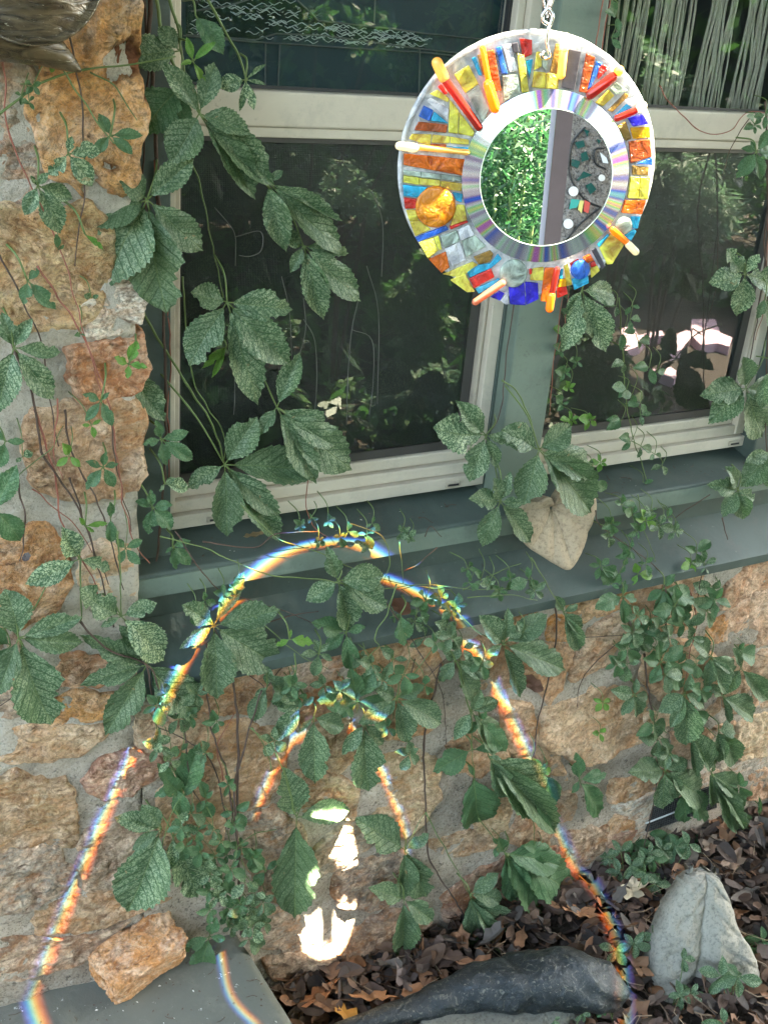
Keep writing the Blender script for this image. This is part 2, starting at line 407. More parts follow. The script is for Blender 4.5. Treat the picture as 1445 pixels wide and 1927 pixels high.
STONES = [
 ([(150,-60),(262,-60),(261,60),(259,200),(256,325),(225,340),(195,362),(163,360),(140,335),(92,320),(70,255),(47,215),(80,150),(95,62),(125,20)], (.60,.33,.14), .020, .9),
 ([(0,110),(60,125),(75,190),(50,240),(80,310),(95,370),(60,385),(0,380)], GY, .006, .2),
 ([(-60,392),(0,393),(60,398),(110,400),(155,385),(190,420),(202,480),(190,550),(160,605),(100,612),(55,608),(18,590),(-60,570)], (.50,.36,.19), .020, .25),
 ([(165,575),(205,540),(262,505),(264,560),(258,600),(215,618),(178,622)], WH, .012, .2),
 ([(132,661),(194,654),(262,636),(270,690),(258,729),(207,746),(156,743),(138,706)], RED, .018, .3),
 ([(48,803),(69,770),(152,765),(262,757),(264,831),(274,882),(258,916),(208,926),(121,931),(80,910),(62,865)], (.37,.24,.14), .020, .1),
 ([(-60,1018),(38,1018),(52,995),(90,997),(114,1021),(121,1094),(111,1135),(62,1158),(41,1170),(-60,1163)], (.45,.24,.11), .018, .1),
 ([(156,1045),(190,1030),(242,1036),(244,1108),(208,1121),(163,1106)], PALE, .012, 0),
 ([(104,1246),(159,1232),(221,1249),(246,1262),(173,1286),(108,1286)], (.38,.19,.10), .014, .1),
 ([(95,1331),(150,1312),(215,1303),(212,1343),(104,1366)], OR, .012, .1),
 ([(-60,1180),(20,1190),(38,1240),(90,1262),(85,1320),(20,1345),(-60,1340)], DK, .010, .2),
 ([(-60,1368),(60,1372),(130,1362),(206,1362),(160,1412),(80,1430),(-60,1430)], (.47,.31,.18), .014, .15),
 ([(-60,1469),(35,1459),(62,1475),(118,1469),(138,1514),(144,1594),(87,1596),(-60,1601)], (.33,.22,.12), .018, .25),
 ([(159,1471),(200,1435),(242,1421),(294,1419),(296,1450),(242,1485),(203,1492)], (.26,.13,.09), .016, .2),
 ([(-60,1612),(40,1602),(104,1599),(137,1641),(116,1672),(69,1700),(-60,1738)], (.21,.185,.15), .022, .3),
 ([(165,1561),(230,1550),(284,1552),(296,1608),(227,1665),(163,1672),(150,1612)], (.27,.20,.13), .016, .2),
 ([(66,1706),(140,1690),(221,1672),(313,1691),(244,1718),(158,1746),(69,1760)], (.32,.21,.12), .012, 0),
 ([(-60,1762),(69,1769),(166,1762),(240,1734),(184,1782),(154,1810),(38,1841),(-60,1834)], (.24,.16,.11), .014, .1),
 ([(300,1490),(350,1440),(400,1450),(430,1520),(410,1620),(350,1650),(312,1600),(305,1550)], (.33,.22,.12), .014, .1),
 ([(260,1340),(330,1330),(395,1345),(392,1400),(330,1420),(268,1405)], (.40,.30,.20), .008, .1),
 ([(375,1392),(420,1375),(465,1358),(520,1372),(532,1420),(520,1470),(500,1510),(430,1530),(395,1470)], (.34,.20,.10), .016, .1),
 ([(360,1265),(430,1252),(505,1280),(500,1330),(440,1345),(375,1330)], (.42,.26,.15), .012, .2),
 ([(500,1250),(560,1228),(640,1230),(645,1240),(625,1268),(583,1293),(512,1287)], (.40,.29,.22), .012, .1),
 ([(668,1232),(716,1216),(800,1216),(825,1250),(812,1290),(803,1318),(743,1318),(678,1297)], (.45,.30,.17), .018, .1),
 ([(560,1318),(590,1300),(640,1278),(652,1300),(620,1335),(575,1352)], RED, .010, 0),
 ([(595,1370),(650,1350),(672,1380),(668,1420),(640,1450),(600,1440)], (.36,.25,.15), .012, .1),
 ([(700,1335),(760,1330),(805,1330),(812,1370),(760,1390),(705,1385)], (.44,.29,.17), .012, 0),
 ([(720,1424),(781,1404),(815,1430),(822,1490),(800,1540),(762,1572),(716,1560),(692,1500)], (.42,.31,.18), .016, .1),
 ([(560,1450),(590,1460),(640,1465),(672,1490),(660,1540),(600,1530),(555,1520)], (.30,.22,.14), .012, .1),
 ([(450,1530),(520,1520),(560,1560),(590,1640),(560,1700),(500,1690),(460,1620)], (.22,.18,.135), .014, .2),
 ([(633,1646),(680,1620),(724,1606),(768,1630),(768,1660),(751,1691),(700,1706),(650,1706),(627,1686)], (.15,.125,.105), .016, .2),
 ([(595,1600),(640,1560),(680,1560),(690,1590),(640,1630),(605,1650)], (.28,.23,.17), .010, .1),
 ([(640,1790),(660,1755),(700,1728),(793,1701),(812,1720),(780,1780),(739,1815),(690,1838),(640,1850)], (.22,.145,.10), .026, 0),
 ([(497,1810),(550,1795),(628,1798),(640,1850),(600,1880),(560,1896),(535,1890)], (.24,.16,.11), .024, .1),
 ([(480,1705),(530,1710),(560,1740),(600,1780),(590,1795),(530,1792),(485,1770)], (.30,.24,.18), .010, .1),
 ([(806,1585),(860,1572),(926,1567),(930,1592),(880,1606),(830,1611)], (.33,.22,.13), .010, .1),
 ([(831,1691),(880,1646),(952,1613),(990,1590),(1075,1600),(1092,1650),(1050,1690),(945,1716),(888,1738),(838,1732)], (.24,.12,.085), .018, .1),
 ([(838,1400),(870,1380),(925,1372),(960,1400),(955,1440),(905,1455),(850,1450)], (.46,.29,.17), .012, .1),
 ([(905,1470),(935,1480),(960,1530),(950,1560),(905,1560),(880,1520)], (.42,.30,.17), .012, .1),
 ([(975,1535),(1010,1545),(1040,1560),(1030,1595),(985,1590),(960,1575)], (.33,.20,.12), .012, .3),
 ([(940,1320),(1000,1325),(1010,1390),(1050,1420),(1070,1470),(1020,1470),(985,1440),(950,1400)], (.46,.29,.17), .014, .2),
 ([(1030,1165),(1062,1170),(1064,1201),(1030,1203)], (.60,.28,.09), .014, .1),
 ([(955,1158),(985,1142),(1000,1150),(985,1172),(955,1170)], (.55,.33,.16), .012, 0),
 ([(1070,1142),(1110,1118),(1175,1102),(1172,1137),(1104,1171),(1089,1150)], (.56,.34,.18), .014, .1),
 ([(1119,1176),(1164,1150),(1174,1193),(1136,1246),(1089,1278),(1070,1278),(1083,1239)], PK, .016, 0),
 ([(905,1200),(960,1215),(968,1250),(965,1290),(920,1300),(880,1270),(870,1230)], (.42,.27,.16), .014, .2),
 ([(972,1225),(1020,1212),(1072,1214),(1056,1291),(1028,1324),(1006,1290),(976,1265)], (.48,.30,.18), .018, .2),
 ([(1020,1330),(1089,1320),(1111,1297),(1202,1289),(1262,1327),(1218,1389),(1111,1437),(1081,1430),(1013,1395)], (.50,.34,.21), .018, .15),
 ([(1213,1231),(1277,1203),(1345,1235),(1357,1337),(1300,1376),(1272,1333),(1206,1284)], (.50,.34,.21), .018, .3),
 ([(1215,1345),(1262,1338),(1268,1352),(1218,1388)], PALE, .016, 0),
 ([(1364,1101),(1400,1075),(1470,1035),(1470,1080),(1385,1139),(1358,1142)], (.50,.31,.20), .018, .1),
 ([(1364,1158),(1400,1128),(1470,1100),(1470,1214),(1400,1214),(1354,1203)], (.48,.31,.21), .014, .3),
 ([(1330,1184),(1362,1161),(1355,1203),(1334,1210)], (.56,.26,.10), .012, 0),
 ([(1190,1112),(1250,1100),(1320,1085),(1325,1150),(1300,1180),(1230,1190),(1195,1170)], (.45,.28,.16), .012, .1),
 ([(1360,1245),(1470,1225),(1470,1325),(1400,1345),(1366,1330)], (.50,.35,.24), .012, .25),
 ([(1388,1365),(1420,1348),(1470,1340),(1470,1412),(1400,1424),(1382,1418)], (.60,.45,.29), .016, .1),
 ([(1411,1459),(1470,1440),(1470,1492),(1407,1503)], (.38,.22,.14), .014, .2),
 ([(1156,1474),(1200,1458),(1262,1448),(1262,1486),(1200,1500),(1150,1508)], (.40,.23,.12), .012, .1),
 ([(1266,1380),(1330,1378),(1380,1360),(1380,1400),(1330,1425),(1268,1430)], (.42,.26,.17), .010, .2),
 ([(1072,1567),(1140,1556),(1128,1600),(1102,1630),(1076,1626)], (.22,.14,.085), .018, 0),
 ([(1148,1553),(1160,1533),(1190,1535),(1190,1560),(1150,1564)], (.42,.25,.13), .012, .1),
 ([(1136,1572),(1188,1566),(1182,1584),(1140,1590)], (.27,.15,.11), .012, .2),
 ([(1138,1629),(1187,1599),(1186,1637),(1145,1643)], (.36,.21,.10), .012, .1),
 ([(985,1480),(1040,1490),(1080,1500),(1078,1545),(1030,1540),(985,1520)], (.38,.25,.16), .008, .2),
]
for pl, c, h, pt in STONES: stone(pl, c, h, pt)
# hidden run of the wall left of the photograph and to its right
for (x0, z0, ww, hh, c) in [(-.3, .3, .3, .16, T2), (-.3, .55, .28, .2, OR), (-.25, .85, .3, .2, BR), (-.2, 1.15, .3, .22, TAN)]:
    pass

# ------------------------------------------------------------------ green timber and windows
surround = empty('window_surround', (.38, .06, .7), 'green painted timber surround and stepped sill framing the two windows', 'window surround')
GY0 = .10                                            # glazing plane
b = MB(); b.box(XE - .02, .438, .053, .13, .843, 2.3); bevel(b.build('side_trim', GREEN, surround), .002)
b = MB(); b.box(.979, 1.0605, .055, .16, .878, 2.3); bevel(b.build('mullion_post', GREEN_L, surround), .003)
b = MB(); b.box(.9745, .9795, .085, .16, .878, 2.3); bevel(b.build('mullion_side', GREEN, surround), .001)
ztop = .906
b = MB(); b.add([(.37, .02, .877), (2.9, .02, .877), (2.9, .14, .905), (.37, .14, .905), (.37, .02, .842), (2.9, .02, .842), (2.9, .14, .842), (.37, .14, .842)],
      [(0,1,2,3),(4,7,6,5),(0,4,5,1),(1,5,6,2),(2,6,7,3),(3,7,4,0)])
bevel(b.build('sill_nosing', GREEN, surround), .004, 3)
b = MB(); b.box(.37, 2.9, .0165, .0195, .8435, .8725); b.build('nosing_face', GREEN_L, surround)
lt = onY(800, 1068, .055).z
b = MB(); b.box(.37, 2.9, .055, .10, lt - .02, .8415); b.build('apron_board', GREEN, surround)
b = MB(); z0, z1 = lt + .002, .728
b.add([(.37, .0545, z0), (2.9, .0545, z0), (2.9, -.024, z1), (.37, -.024, z1), (.37, -.022, z1 - .018), (2.9, -.022, z1 - .018), (2.9, .08, z1 - .018), (.37, .08, z1 - .018), (2.9, .0545, z0 - .01), (.37, .0545, z0 - .01)],
      [(0,3,2,1),(3,4,5,2),(4,7,6,5)])
o = b.build('ledge_board', GREEN, surround)
sub = o.modifiers.new('sol', 'SOLIDIFY'); sub.thickness = .001
bevel(o, .004, 3)

def bar(mb, x0, x1, z0, z1, y0=.085, y1=.15): mb.box(x0, x1, y0, y1, z0, z1)
def window(x0, x1, label, right=False):
    wn = empty('window', (x0, .12, .908), label, 'window')
    gi = x0 + .028; gj = x1 - .046                   # glass edges
    f = MB(); bar(f, x0, x0 + .018, .93, 2.3, .088, .16); bar(f, x1 - .020, x1, .93, 2.3, .088, .16)
    f.box(x0, x1, .082, .16, .9075, .9275); bevel(f.build('frame', CREAM, wn), .0015)
    b = MB(); b.box(x0 + .002, x1 - .002, .092, .15, .928, .9465); bevel(b.build('lower_track', CREAM, wn), .002)
    sash = MB(); sash.box(x0 + .0185, x1 - .0205, .1005, .15, .947, .966); bevel(sash.build('sash_rail', CREAM, wn), .003)
    b = MB(); b.box(x0 + .019, gi, .0985, .15, .9665, 1.436); b.box(gj + .018, x1 - .021, .0985, .15, .9665, 1.436); bevel(b.build('sash_stile', CREAM_D if not right else CREAM_D, wn), .002)
    b = MB(); b.box(gi, gi + .003, .1045, .15, .9665, 1.436); b.box(gj, gj + .017, .1085, .15, .9665, 1.436); b.box(gi + .003, gj, .1065, .15, .9665, .980); b.box(gi + .003, gj, .1045, .15, 1.430, 1.436)
    b.build('screen_frame', mat_bronze, wn)
    b = MB(); b.box(gi + .003, gj, .112, .113, .9805, 1.4298); b.build('insect_screen', SCREEN, wn)
    b = MB(); b.box(gi + .003, gj, .1085, .1105, .9805, 1.4298); b.build('glass_pane', GLASS2, wn)
    # meeting rail
    b = MB(); b.box(x0 + .0185, x1 - .0205, .094, .15, 1.4495, 1.4925); bevel(b.build('meeting_rail', CREAM, wn), .003)
    b = MB(); b.box(x0 + .0185, x1 - .0205, .0975, .15, 1.4365, 1.449); bevel(b.build('rail_lip', CREAM, wn), .0015)
    b = MB(); b.box(x0 + .0187, gi, .0985, .15, 1.493, 2.3); b.box(gj + .012, x1 - .0207, .0985, .15, 1.493, 2.3); bevel(b.build('upper_stile', CREAM, wn), .002)
    b = MB(); b.box(gi, gj + .012, .120, .123, 1.493, 2.3); b.build('glass_pane', GLASS, wn)
    b = MB(); b.box(gi, gj + .012, .1185, .1195, 1.493, 1.497); b.box(gj + .006, gj + .012, .112, .1195, 1.497, 2.3); b.build('gasket', BLACK, wn)
    return wn, gi, gj
mat_bronze = mat_plain('bronze_frame', (.055, .050, .046), .45, .2)
GLASS2 = mat_glass('lower_glass', (.90, .92, .92), .05, bs=5)
winL, gL0, gL1 = window(.438, .9745, 'left cream vinyl window with screened lower sash and leaded upper light')
winR, gR0, gR1 = window(1.061, 1.5605, 'right cream vinyl window with string curtain behind its upper pane', True)
for wn, xs in ((winL, (.50, .90)), (winR, (1.13, 1.52))):
    for x in xs:
        b = MB(); b.box(x, x + .028, .079, .0818, .912, .921); o = bevel(b.build('weep_cover', CREAM_D, wn), .001)
        b = MB(); b.box(x + .004, x + .024, .0775, .0785, .9145, .9175); b.build('slot', BLACK, wn)
# green trim beyond the right window, top of the wall above the windows
b = MB(); b.box(1.561, 1.65, .055, .16, .878, 2.3); bevel(b.build('side_trim', GREEN, surround), .003)
b = MB(); b.box(-.5, 3.0, -.02, .3, 2.3, 3.2); tag(bevel(b.build('upper_wall', CREAM_D), .004), 'plain cream boarding above the windows', 'wall')
# dark room behind the glass
b = MB(); x0, x1, y0, y1, z0, z1 = .36, 1.66, .161, 2.6, .80, 2.35
b.add([(x0,y0,z0),(x1,y0,z0),(x1,y1,z0),(x0,y1,z0),(x0,y0,z1),(x1,y0,z1),(x1,y1,z1),(x0,y1,z1)], [(0,1,2,3),(4,7,6,5),(1,5,6,2),(2,6,7,3),(3,7,4,0)])
tag(b.build('room_interior', mat_plain('room_dark', (.05, .055, .055), .8)), kind='structure')

# leaded light in the left upper sash
WAVY = mat_glass('rippled_glass', (.80, .85, .85), .55, ior=1.6, bs=90)
t = NT('teal_glass'); TEAL = t.set(Base_Color=t.mix(t.noise(12), (.008, .022, .030), (.022, .050, .062)), Roughness=.25)
lead = mat_plain('lead_came', (.10, .105, .10), .45, .2, 40)
def poly_pane(name, pts, Y, mat, parent, th=.0015):
    b = MB(); P = [onY(x, y, Y) for x, y in pts]; b.prism(P, V((0, th, 0))); return b.build(name, mat, parent)
panel = empty('leaded_panel', (.47, .127, 1.49), 'leaded glass panel with rippled and teal pieces behind the left upper pane', 'leaded glass')
poly_pane('teal_glass', [(330,-200),(985,-200),(985,210),(330,210)], .1320, TEAL, panel)
rip = [(350,-10),(350,62),(400,68),(490,74),(520,62),(560,62),(600,66),(700,80),(800,92),(790,60),(730,52),(680,45),(610,38),(590,25),(560,5),(520,-20)]
poly_pane('rippled_glass', rip, .1290, WAVY, panel)
rl = MB(); rr = random.Random(3)
for k in range(150):                                  # moulded ripples standing on the rippled piece
    x = rr.uniform(352, 790); top = -12 if x < 545 else (38 + (x - 600) * .11); y = rr.uniform(max(-12, top), min(66 + (x - 350) * .05, 88))
    if x > 540 and y < top + 4: continue
    pts = [onY(x + i * 5, y + sin(i * 1.4 + k) * 3.0 + (i * .3), .1280) for i in range(6)]
    rl.tube(pts, .00055, 4)
rmat = mat_plain('glass_ripple', (.45, .50, .48), .3, .2, 40, 0); rl.build('ripple', rmat, panel, True)
cm = MB()
for ln in [[(350,64),(480,74),(520,62),(610,66),(800,92),(985,112)], [(345,66),(480,78),(800,98),(985,118)], [(500,78),(498,185)], [(527,80),(522,185)], [(600,38),(730,52),(800,62),(985,80)], [(707,-20),(704,44)], [(560,0),(600,38)], [(790,90),(788,200)], [(360,20),(430,10),(520,-20)]]:
    cm.tube([onY(x, y, .1278) for x, y in ln], .0011, 5)
cm.build('came', lead, panel)

# string curtain behind the right upper pane
cur = empty('string_curtain', (1.1, .17, 2.3), 'taupe string curtain hanging in bunches behind the right upper pane', 'curtain')
smat = mat_plain('string', (.50, .46, .36), .9, .3, 200, .4, .001)
x = 1.075; rr = random.Random(5)
while x < 1.62:
    dark = any(abs(x - c) < .010 for c in (1.165, 1.235, 1.335, 1.425, 1.51))
    if not dark:
        pts = []; ph = rr.uniform(0, 9)
        for i in range(12):
            z = 1.485 + i * .075; pts.append((x + sin(z * 9 + ph) * .0016 + noise.noise(V((x * 40, z * 5, 0))) * .004, .165 + rr.uniform(-.004, .008), z))
        b = MB(); b.tube(pts, rr.uniform(.0014, .0026), 5); b.build('string', smat, cur, True)
    x += rr.uniform(.0030, .0048)

# dried tendril traces left on the left screen
trc = MB()
def trace(pts, r=.0006): trc.tube(spline([onY(x, y, .1078) for x, y in pts], 5), r, 4)
for ln in [[(404,390),(430,420),(443,445),(443,500)], [(443,445),(490,435),(492,470),(470,482),(450,480)], [(571,560),(575,620),(560,680)], [(571,600),(592,640),(596,720),(590,800)],
           [(675,560),(662,620),(655,700),(652,800)], [(662,620),(700,640),(702,720),(695,780)], [(440,650),(442,740),(440,780)], [(530,520),(545,590),(550,700)], [(700,360),(720,420),(718,520)], [(690,500),(712,590),(710,760)]]: trace(ln)
trm = mat_plain('dried_tendril', (.12, .12, .11), .8); o = trc.build('tendril_trace', trm, winL); o['kind'] = 'stuff'

# ------------------------------------------------------------------ sun catcher
DC = CAM + ray(990, 320) * .95
DN = V((-.45, -.89, 0)).normalized()                 # faces the garden
SC = empty('suncatcher', DC, 'round stained glass suncatcher with a central mirror hanging in front of the windows', 'suncatcher')
def dp(x, y, off=0.0):                                # crop pixel -> point on the disc plane
    return onP(720 + x / 2.779, 30 + y / 2.779, DC + DN * off, DN)
def tile_mat(name, col, rough=.12, streak=1.0, tl=.45):
    t = NT(name); a = t.noise(55, 4, .6, None, 1.5); g = t.noise(230, 3, .6, None, 1)
    lo = tuple(c * .55 for c in col); hi = tuple(min(1, c * 1.6 + .02) for c in col)
    c = t.mix(t.ramp(a, [(.35, 0), (.65, 1)]), lo, hi)
    c = t.mix(t.math('MULTIPLY', t.ramp(g, [(.60, 0), (.72, 1)]), .35 * streak), c, tuple(min(1, c * .8 + .22) for c in col)); mps = t.noise(28, 3, .6, None, .5)
    t.bump(t.math('ADD', a, t.math('MULTIPLY', g, .5)), .9, .004)
    t.set(Base_Color=c, Roughness=rough); t.b.inputs['Coat Weight'].default_value = .6; t.b.inputs['Coat Roughness'].default_value = .03
    tr = t.n('BsdfTranslucent'); t.l(c, tr.inputs[0]) if hasattr(c, 'outputs') else t.t.links.new(c, tr.inputs[0])
    mx = t.n('MixShader'); mx.inputs[0].default_value = tl; t.l(t.b, mx.inputs[1]); t.l(tr, mx.inputs[2]); t.l(mx, t.out.inputs[0]); return t.m
TM = {'O': tile_mat('orange_glass', (.90, .16, .01)), 'R': tile_mat('red_glass', (.80, .03, .02)), 'Y': tile_mat('gold_glass', (.95, .60, .10)),
      'L': tile_mat('lime_gold_glass', (.80, .70, .10)), 'T': tile_mat('turquoise_glass', (.01, .42, .68)), 'B': tile_mat('blue_glass', (.02, .16, .62)),
      'G': tile_mat('clear_ripple_glass', (.42, .50, .42)), 'A': tile_mat('rust_glass', (.48, .10, .02)), 'D': tile_mat('dark_amber_glass', (.34, .20, .04)),
      'W': tile_mat('white_glass', (.85, .86, .92)), 'K': mat_plain('smoke_glass', (.06, .055, .065), .15, .2), 'V': tile_mat('cobalt_glass', (.03, .02, .62)),
      'Z': tile_mat('bright_orange_glass', (1.0, .40, .01))}
RIMM = tile_mat('clear_glass_edge', (.80, .84, .88), .08, .3, .5)
# clear base disc with a thick lit rim
def ring(name, r0, r1, t0, t1, mat, cen, n=128, parent=SC):
    vs = []; fs = []; u = V((-DN.y, DN.x, 0)); v = V((0, 0, 1))
    for k in range(n):
        a = 2 * pi * k / n; d = u * cos(a) + v * sin(a); j = 1 + (noise.noise(V((cos(a) * 9, sin(a) * 9, 0))) * .006 if r1 > .1 else 0)
        vs += [cen + d * r0 + DN * t0, cen + d * r1 * j + DN * t0, cen + d * r1 * j + DN * t1, cen + d * r0 + DN * t1]
    for k in range(n):
        a, b = k * 4, ((k + 1) % n) * 4
        for q in range(4): fs.append((a + q, a + (q + 1) % 4, b + (q + 1) % 4, b + q))
    return obj(name, vs, fs, mat, parent)
P0 = dp(750, 800)
RX = (dp(1408, 800) - dp(92, 800)).length / 2; RZ = abs(dp(750, 97).z - dp(750, 1503).z) / 2; RR = (RX + RZ) / 2
print('disc radii', RX, RZ)
ring('base_disc', .004, RR * .992, -.004, -.0012, RIMM, P0); 
b = MB(); u = V((-DN.y, DN.x, 0)); b.tube([P0 + (u * cos(2*pi*k/128) + V((0, 0, 1)) * sin(2*pi*k/128)) * RR * (.990 + noise.noise(V((cos(k*.05)*9, sin(k*.05)*9, 0))) * .004) for k in range(129)], .0023, 8, False); b.build('glass_rim', RIMM, SC, True)
TILES = [
 ('O',[(112,715),(430,745),(425,832),(108,777)]),('G',[(108,800),(200,812),(200,836),(108,822)]),('G',[(203,812),(300,822),(300,850),(203,838)]),('G',[(303,822),(420,838),(422,866),(303,852)]),
 ('L',[(108,830),(185,840),(185,878),(108,866)]),('Y',[(188,842),(300,856),(300,885),(188,878)]),('Y',[(303,858),(412,872),(412,912),(350,905),(303,886)]),
 ('T',[(106,878),(232,890),(180,945),(108,936)]),('T',[(362,917),(418,926),(413,970),(382,962)]),('R',[(109,945),(176,952),(170,1002),(116,1003)]),
 ('Y',[(120,1008),(171,1010),(185,1060),(140,1070)]),('Y',[(142,1073),(187,1063),(250,1110),(170,1148)]),('Y',[(388,980),(424,985),(438,1062),(352,1092)]),
 ('B',[(168,1152),(330,1092),(345,1113),(184,1178)]),('R',[(347,1095),(440,1064),(446,1076),(352,1112)]),('Y',[(190,1180),(262,1155),(290,1222),(235,1262)]),('L',[(265,1154),(290,1145),(308,1216),(293,1220)]),
 ('O',[(240,1266),(328,1228),(350,1308),(308,1338)]),('G',[(302,1148),(384,1118),(404,1172),(322,1210)]),('W',[(324,1214),(405,1176),(436,1276),(362,1304)]),('W',[(388,1114),(452,1086),(480,1140),(410,1170)]),('G',[(412,1172),(482,1142),(540,1198),(436,1256)]),
 ('D',[(472,1255),(560,1222),(578,1240),(560,1282),(500,1296)]),('Y',[(314,1345),(468,1280),(498,1298),(405,1366)]),('T',[(432,1318),(505,1294),(560,1290),(600,1240),(622,1268),(570,1312),(452,1366)]),
 ('R',[(452,1368),(566,1317),(584,1362),(476,1420)]),('Y',[(352,1376),(428,1338),(480,1438),(440,1438)]),('T',[(482,1421),(608,1366),(618,1384),(500,1448)]),
 ('V',[(562,1466),(606,1432),(634,1446),(612,1484)]),('W',[(614,1484),(652,1438),(660,1500),(640,1504)]),('V',[(656,1412),(738,1386),(745,1508),(664,1502)]),('V',[(742,1386),(812,1394),(812,1478),(748,1506)]),
 ('R',[(764,1318),(778,1316),(778,1342),(766,1350)]),('Y',[(782,1316),(840,1310),(838,1380),(768,1378),(770,1350)]),('O',[(845,1312),(896,1310),(880,1490),(822,1488)]),
 ('T',[(926,1322),(942,1318),(938,1368),(920,1370)]),('Y',[(944,1302),(968,1292),(988,1400),(960,1410)]),('Z',[(922,1376),(956,1368),(958,1408),(912,1414)]),('R',[(908,1420),(958,1402),(966,1448),(910,1470)]),
 ('T',[(986,1372),(1070,1350),(1076,1392),(1000,1430)]),('R',[(975,1290),(1020,1266),(1026,1278),(984,1318)]),('O',[(1042,1258),(1080,1238),(1100,1272),(1062,1290)]),('R',[(1082,1288),(1104,1276),(1116,1298),(1086,1310)]),('Y',[(1082,1316),(1118,1300),(1132,1328),(1088,1366)]),
 ('K',[(1088,1220),(1110,1206),(1164,1304),(1142,1322)]),('Y',[(1132,1212),(1192,1132),(1262,1190),(1198,1292),(1170,1296)]),('T',[(1118,1192),(1176,1136),(1182,1142),(1128,1206)]),
 ('T',[(1292,1046),(1344,1044),(1330,1106),(1302,1106)]),('T',[(1258,1148),(1308,1108),(1322,1120),(1296,1170)]),('O',[(1262,957),(1370,960),(1352,1033),(1244,1024)]),
 ('L',[(1292,835),(1340,838),(1330,952),(1277,948)]),('L',[(1343,838),(1394,841),(1381,954),(1333,952)]),('D',[(1300,778),(1388,786),(1384,830),(1300,824)]),('B',[(1322,768),(1404,736),(1404,774)]),
 ('A',[(1284,652),(1394,641),(1403,732),(1292,768)]),('Z',[(1292,581),(1392,576),(1395,632),(1306,641)]),('V',[(1278,530),(1356,510),(1384,560),(1302,574)]),('D',[(1216,572),(1268,547),(1300,636),(1270,650)]),
 ('T',[(1202,528),(1272,456),(1300,474),(1218,530)]),('D',[(1172,490),(1264,400),(1288,410),(1198,500)]),('Y',[(1112,450),(1180,380),(1210,412),(1150,470)]),('G',[(1184,376),(1220,342),(1278,385),(1216,410)]),('W',[(1262,438),(1316,418),(1334,444),(1300,468)]),
 ('B',[(1066,384),(1114,232),(1146,242),(1086,368)]),('R',[(1126,262),(1158,250),(1180,270),(1122,330)]),('A',[(1022,392),(1062,192),(1108,212),(1060,400)]),('K',[(932,370),(960,166),(1034,182),(1000,384)]),
 ('D',[(872,290),(902,142),(924,142),(908,300)]),('Y',[(776,370),(790,286),(850,292),(846,376)]),('Y',[(850,376),(854,292),(918,304),(914,380)]),('T',[(746,232),(784,222),(766,328)]),('Y',[(788,280),(802,182),(828,184),(826,262)]),('G',[(832,262),(832,186),(862,188),(858,284)]),
 ('R',[(712,112),(778,122),(778,198),(732,218)]),('L',[(702,192),(734,202),(764,394),(726,398)]),('W',[(622,150),(668,142),(704,288),(662,290)]),('K',[(672,140),(704,134),(712,186),(684,190)]),('B',[(590,162),(616,152),(652,298),(622,300)]),
 ('G',[(622,310),(704,300),(720,408),(628,448)]),('A',[(532,182),(580,172),(620,388),(587,388)]),('D',[(492,202),(526,192),(550,298),(522,308)]),('T',[(462,216),(486,210),(518,308),(502,310)]),
 ('L',[(372,302),(448,252),(500,350),(430,400)]),('G',[(434,404),(502,354),(556,480),(522,556)]),('R',[(286,366),(308,352),(338,398),(324,410)]),('L',[(342,606),(350,432),(396,490),(392,612)]),('L',[(396,612),(400,496),(478,602),(474,628)]),
 ('Y',[(246,404),(288,382),(348,430),(340,450)]),('W',[(226,440),(250,422),(348,482),(340,538)]),('B',[(186,520),(214,462),(264,488),(242,548)]),('T',[(246,546),(268,494),(344,556)]),('A',[(162,594),(186,547),(340,566),(330,608)]),
 ('Y',[(136,640),(150,612),(254,616),(246,678)]),('Y',[(258,616),(350,626),(348,660),(256,658)]),('Y',[(353,626),(450,642),(450,670),(352,662)]),('A',[(246,666),(330,668),(330,704),(242,698)]),('T',[(334,680),(454,684),(448,718),(346,702)])]
for c, pl in TILES:
    b = MB(); th = R.uniform(.0025, .0045); jit = [(x + R.uniform(-1.5, 1.5), y + R.uniform(-1.5, 1.5)) for x, y in pl]
    b.prism([dp(*q, 0.0) for q in jit], DN * th); bevel(b.build('glass_tile', TM[c], SC), .0006, 2)
def gem(x, y, r, mat, name='glass_gem'):
    c = dp(x, y, .001); k = (dp(x + r, y) - dp(x, y)).length; vs = []; fs = []; n = 40; u = V((-DN.y, DN.x, 0)); v = V((0, 0, 1))
    prof = [(1, 0), (1, .0032), (.97, .0040), (.90, .0044), (.5, .0047), (.02, .0048)]
    for f, h in prof:
        for i in range(n): a = 2 * pi * i / n; vs.append(c + (u * cos(a) + v * sin(a)) * k * f + DN * h)
    for j in range(len(prof) - 1):
        for i in range(n): fs.append((j * n + i, j * n + (i + 1) % n, (j + 1) * n + (i + 1) % n, (j + 1) * n + i))
    fs.append(tuple((len(prof) - 1) * n + i for i in range(n))); obj(name, vs, fs, mat, SC, True)
gem(275, 995, 104, TM['D'] if 0 else tile_mat('amber_gem', (.88, .24, .01))); gem(682, 1342, 72, TM['G']); gem(1030, 1322, 50, TM['B']); gem(1256, 1092, 44, TM['G'])
def rod(p0, p1, w, mat, off=.008, name='glass_rod'):
    a, b_ = dp(*p0, off), dp(*p1, off); k = w / 2.779 / F_PX * .95 / 2; d = (b_ - a).normalized(); b = MB(); pts = []; rs = []
    for i in range(5): t = i / 4 * pi / 2; pts.append(a + d * k * (1 - cos(t)) ); rs.append(max(.0001, k * sin(t)))
    for i in range(5): t = (4 - i) / 4 * pi / 2; pts.append(b_ - d * k * (1 - cos(t))); rs.append(max(.0001, k * sin(t)))
    b.tube(pts, rs, 14); o = b.build(name, mat, SC, True)
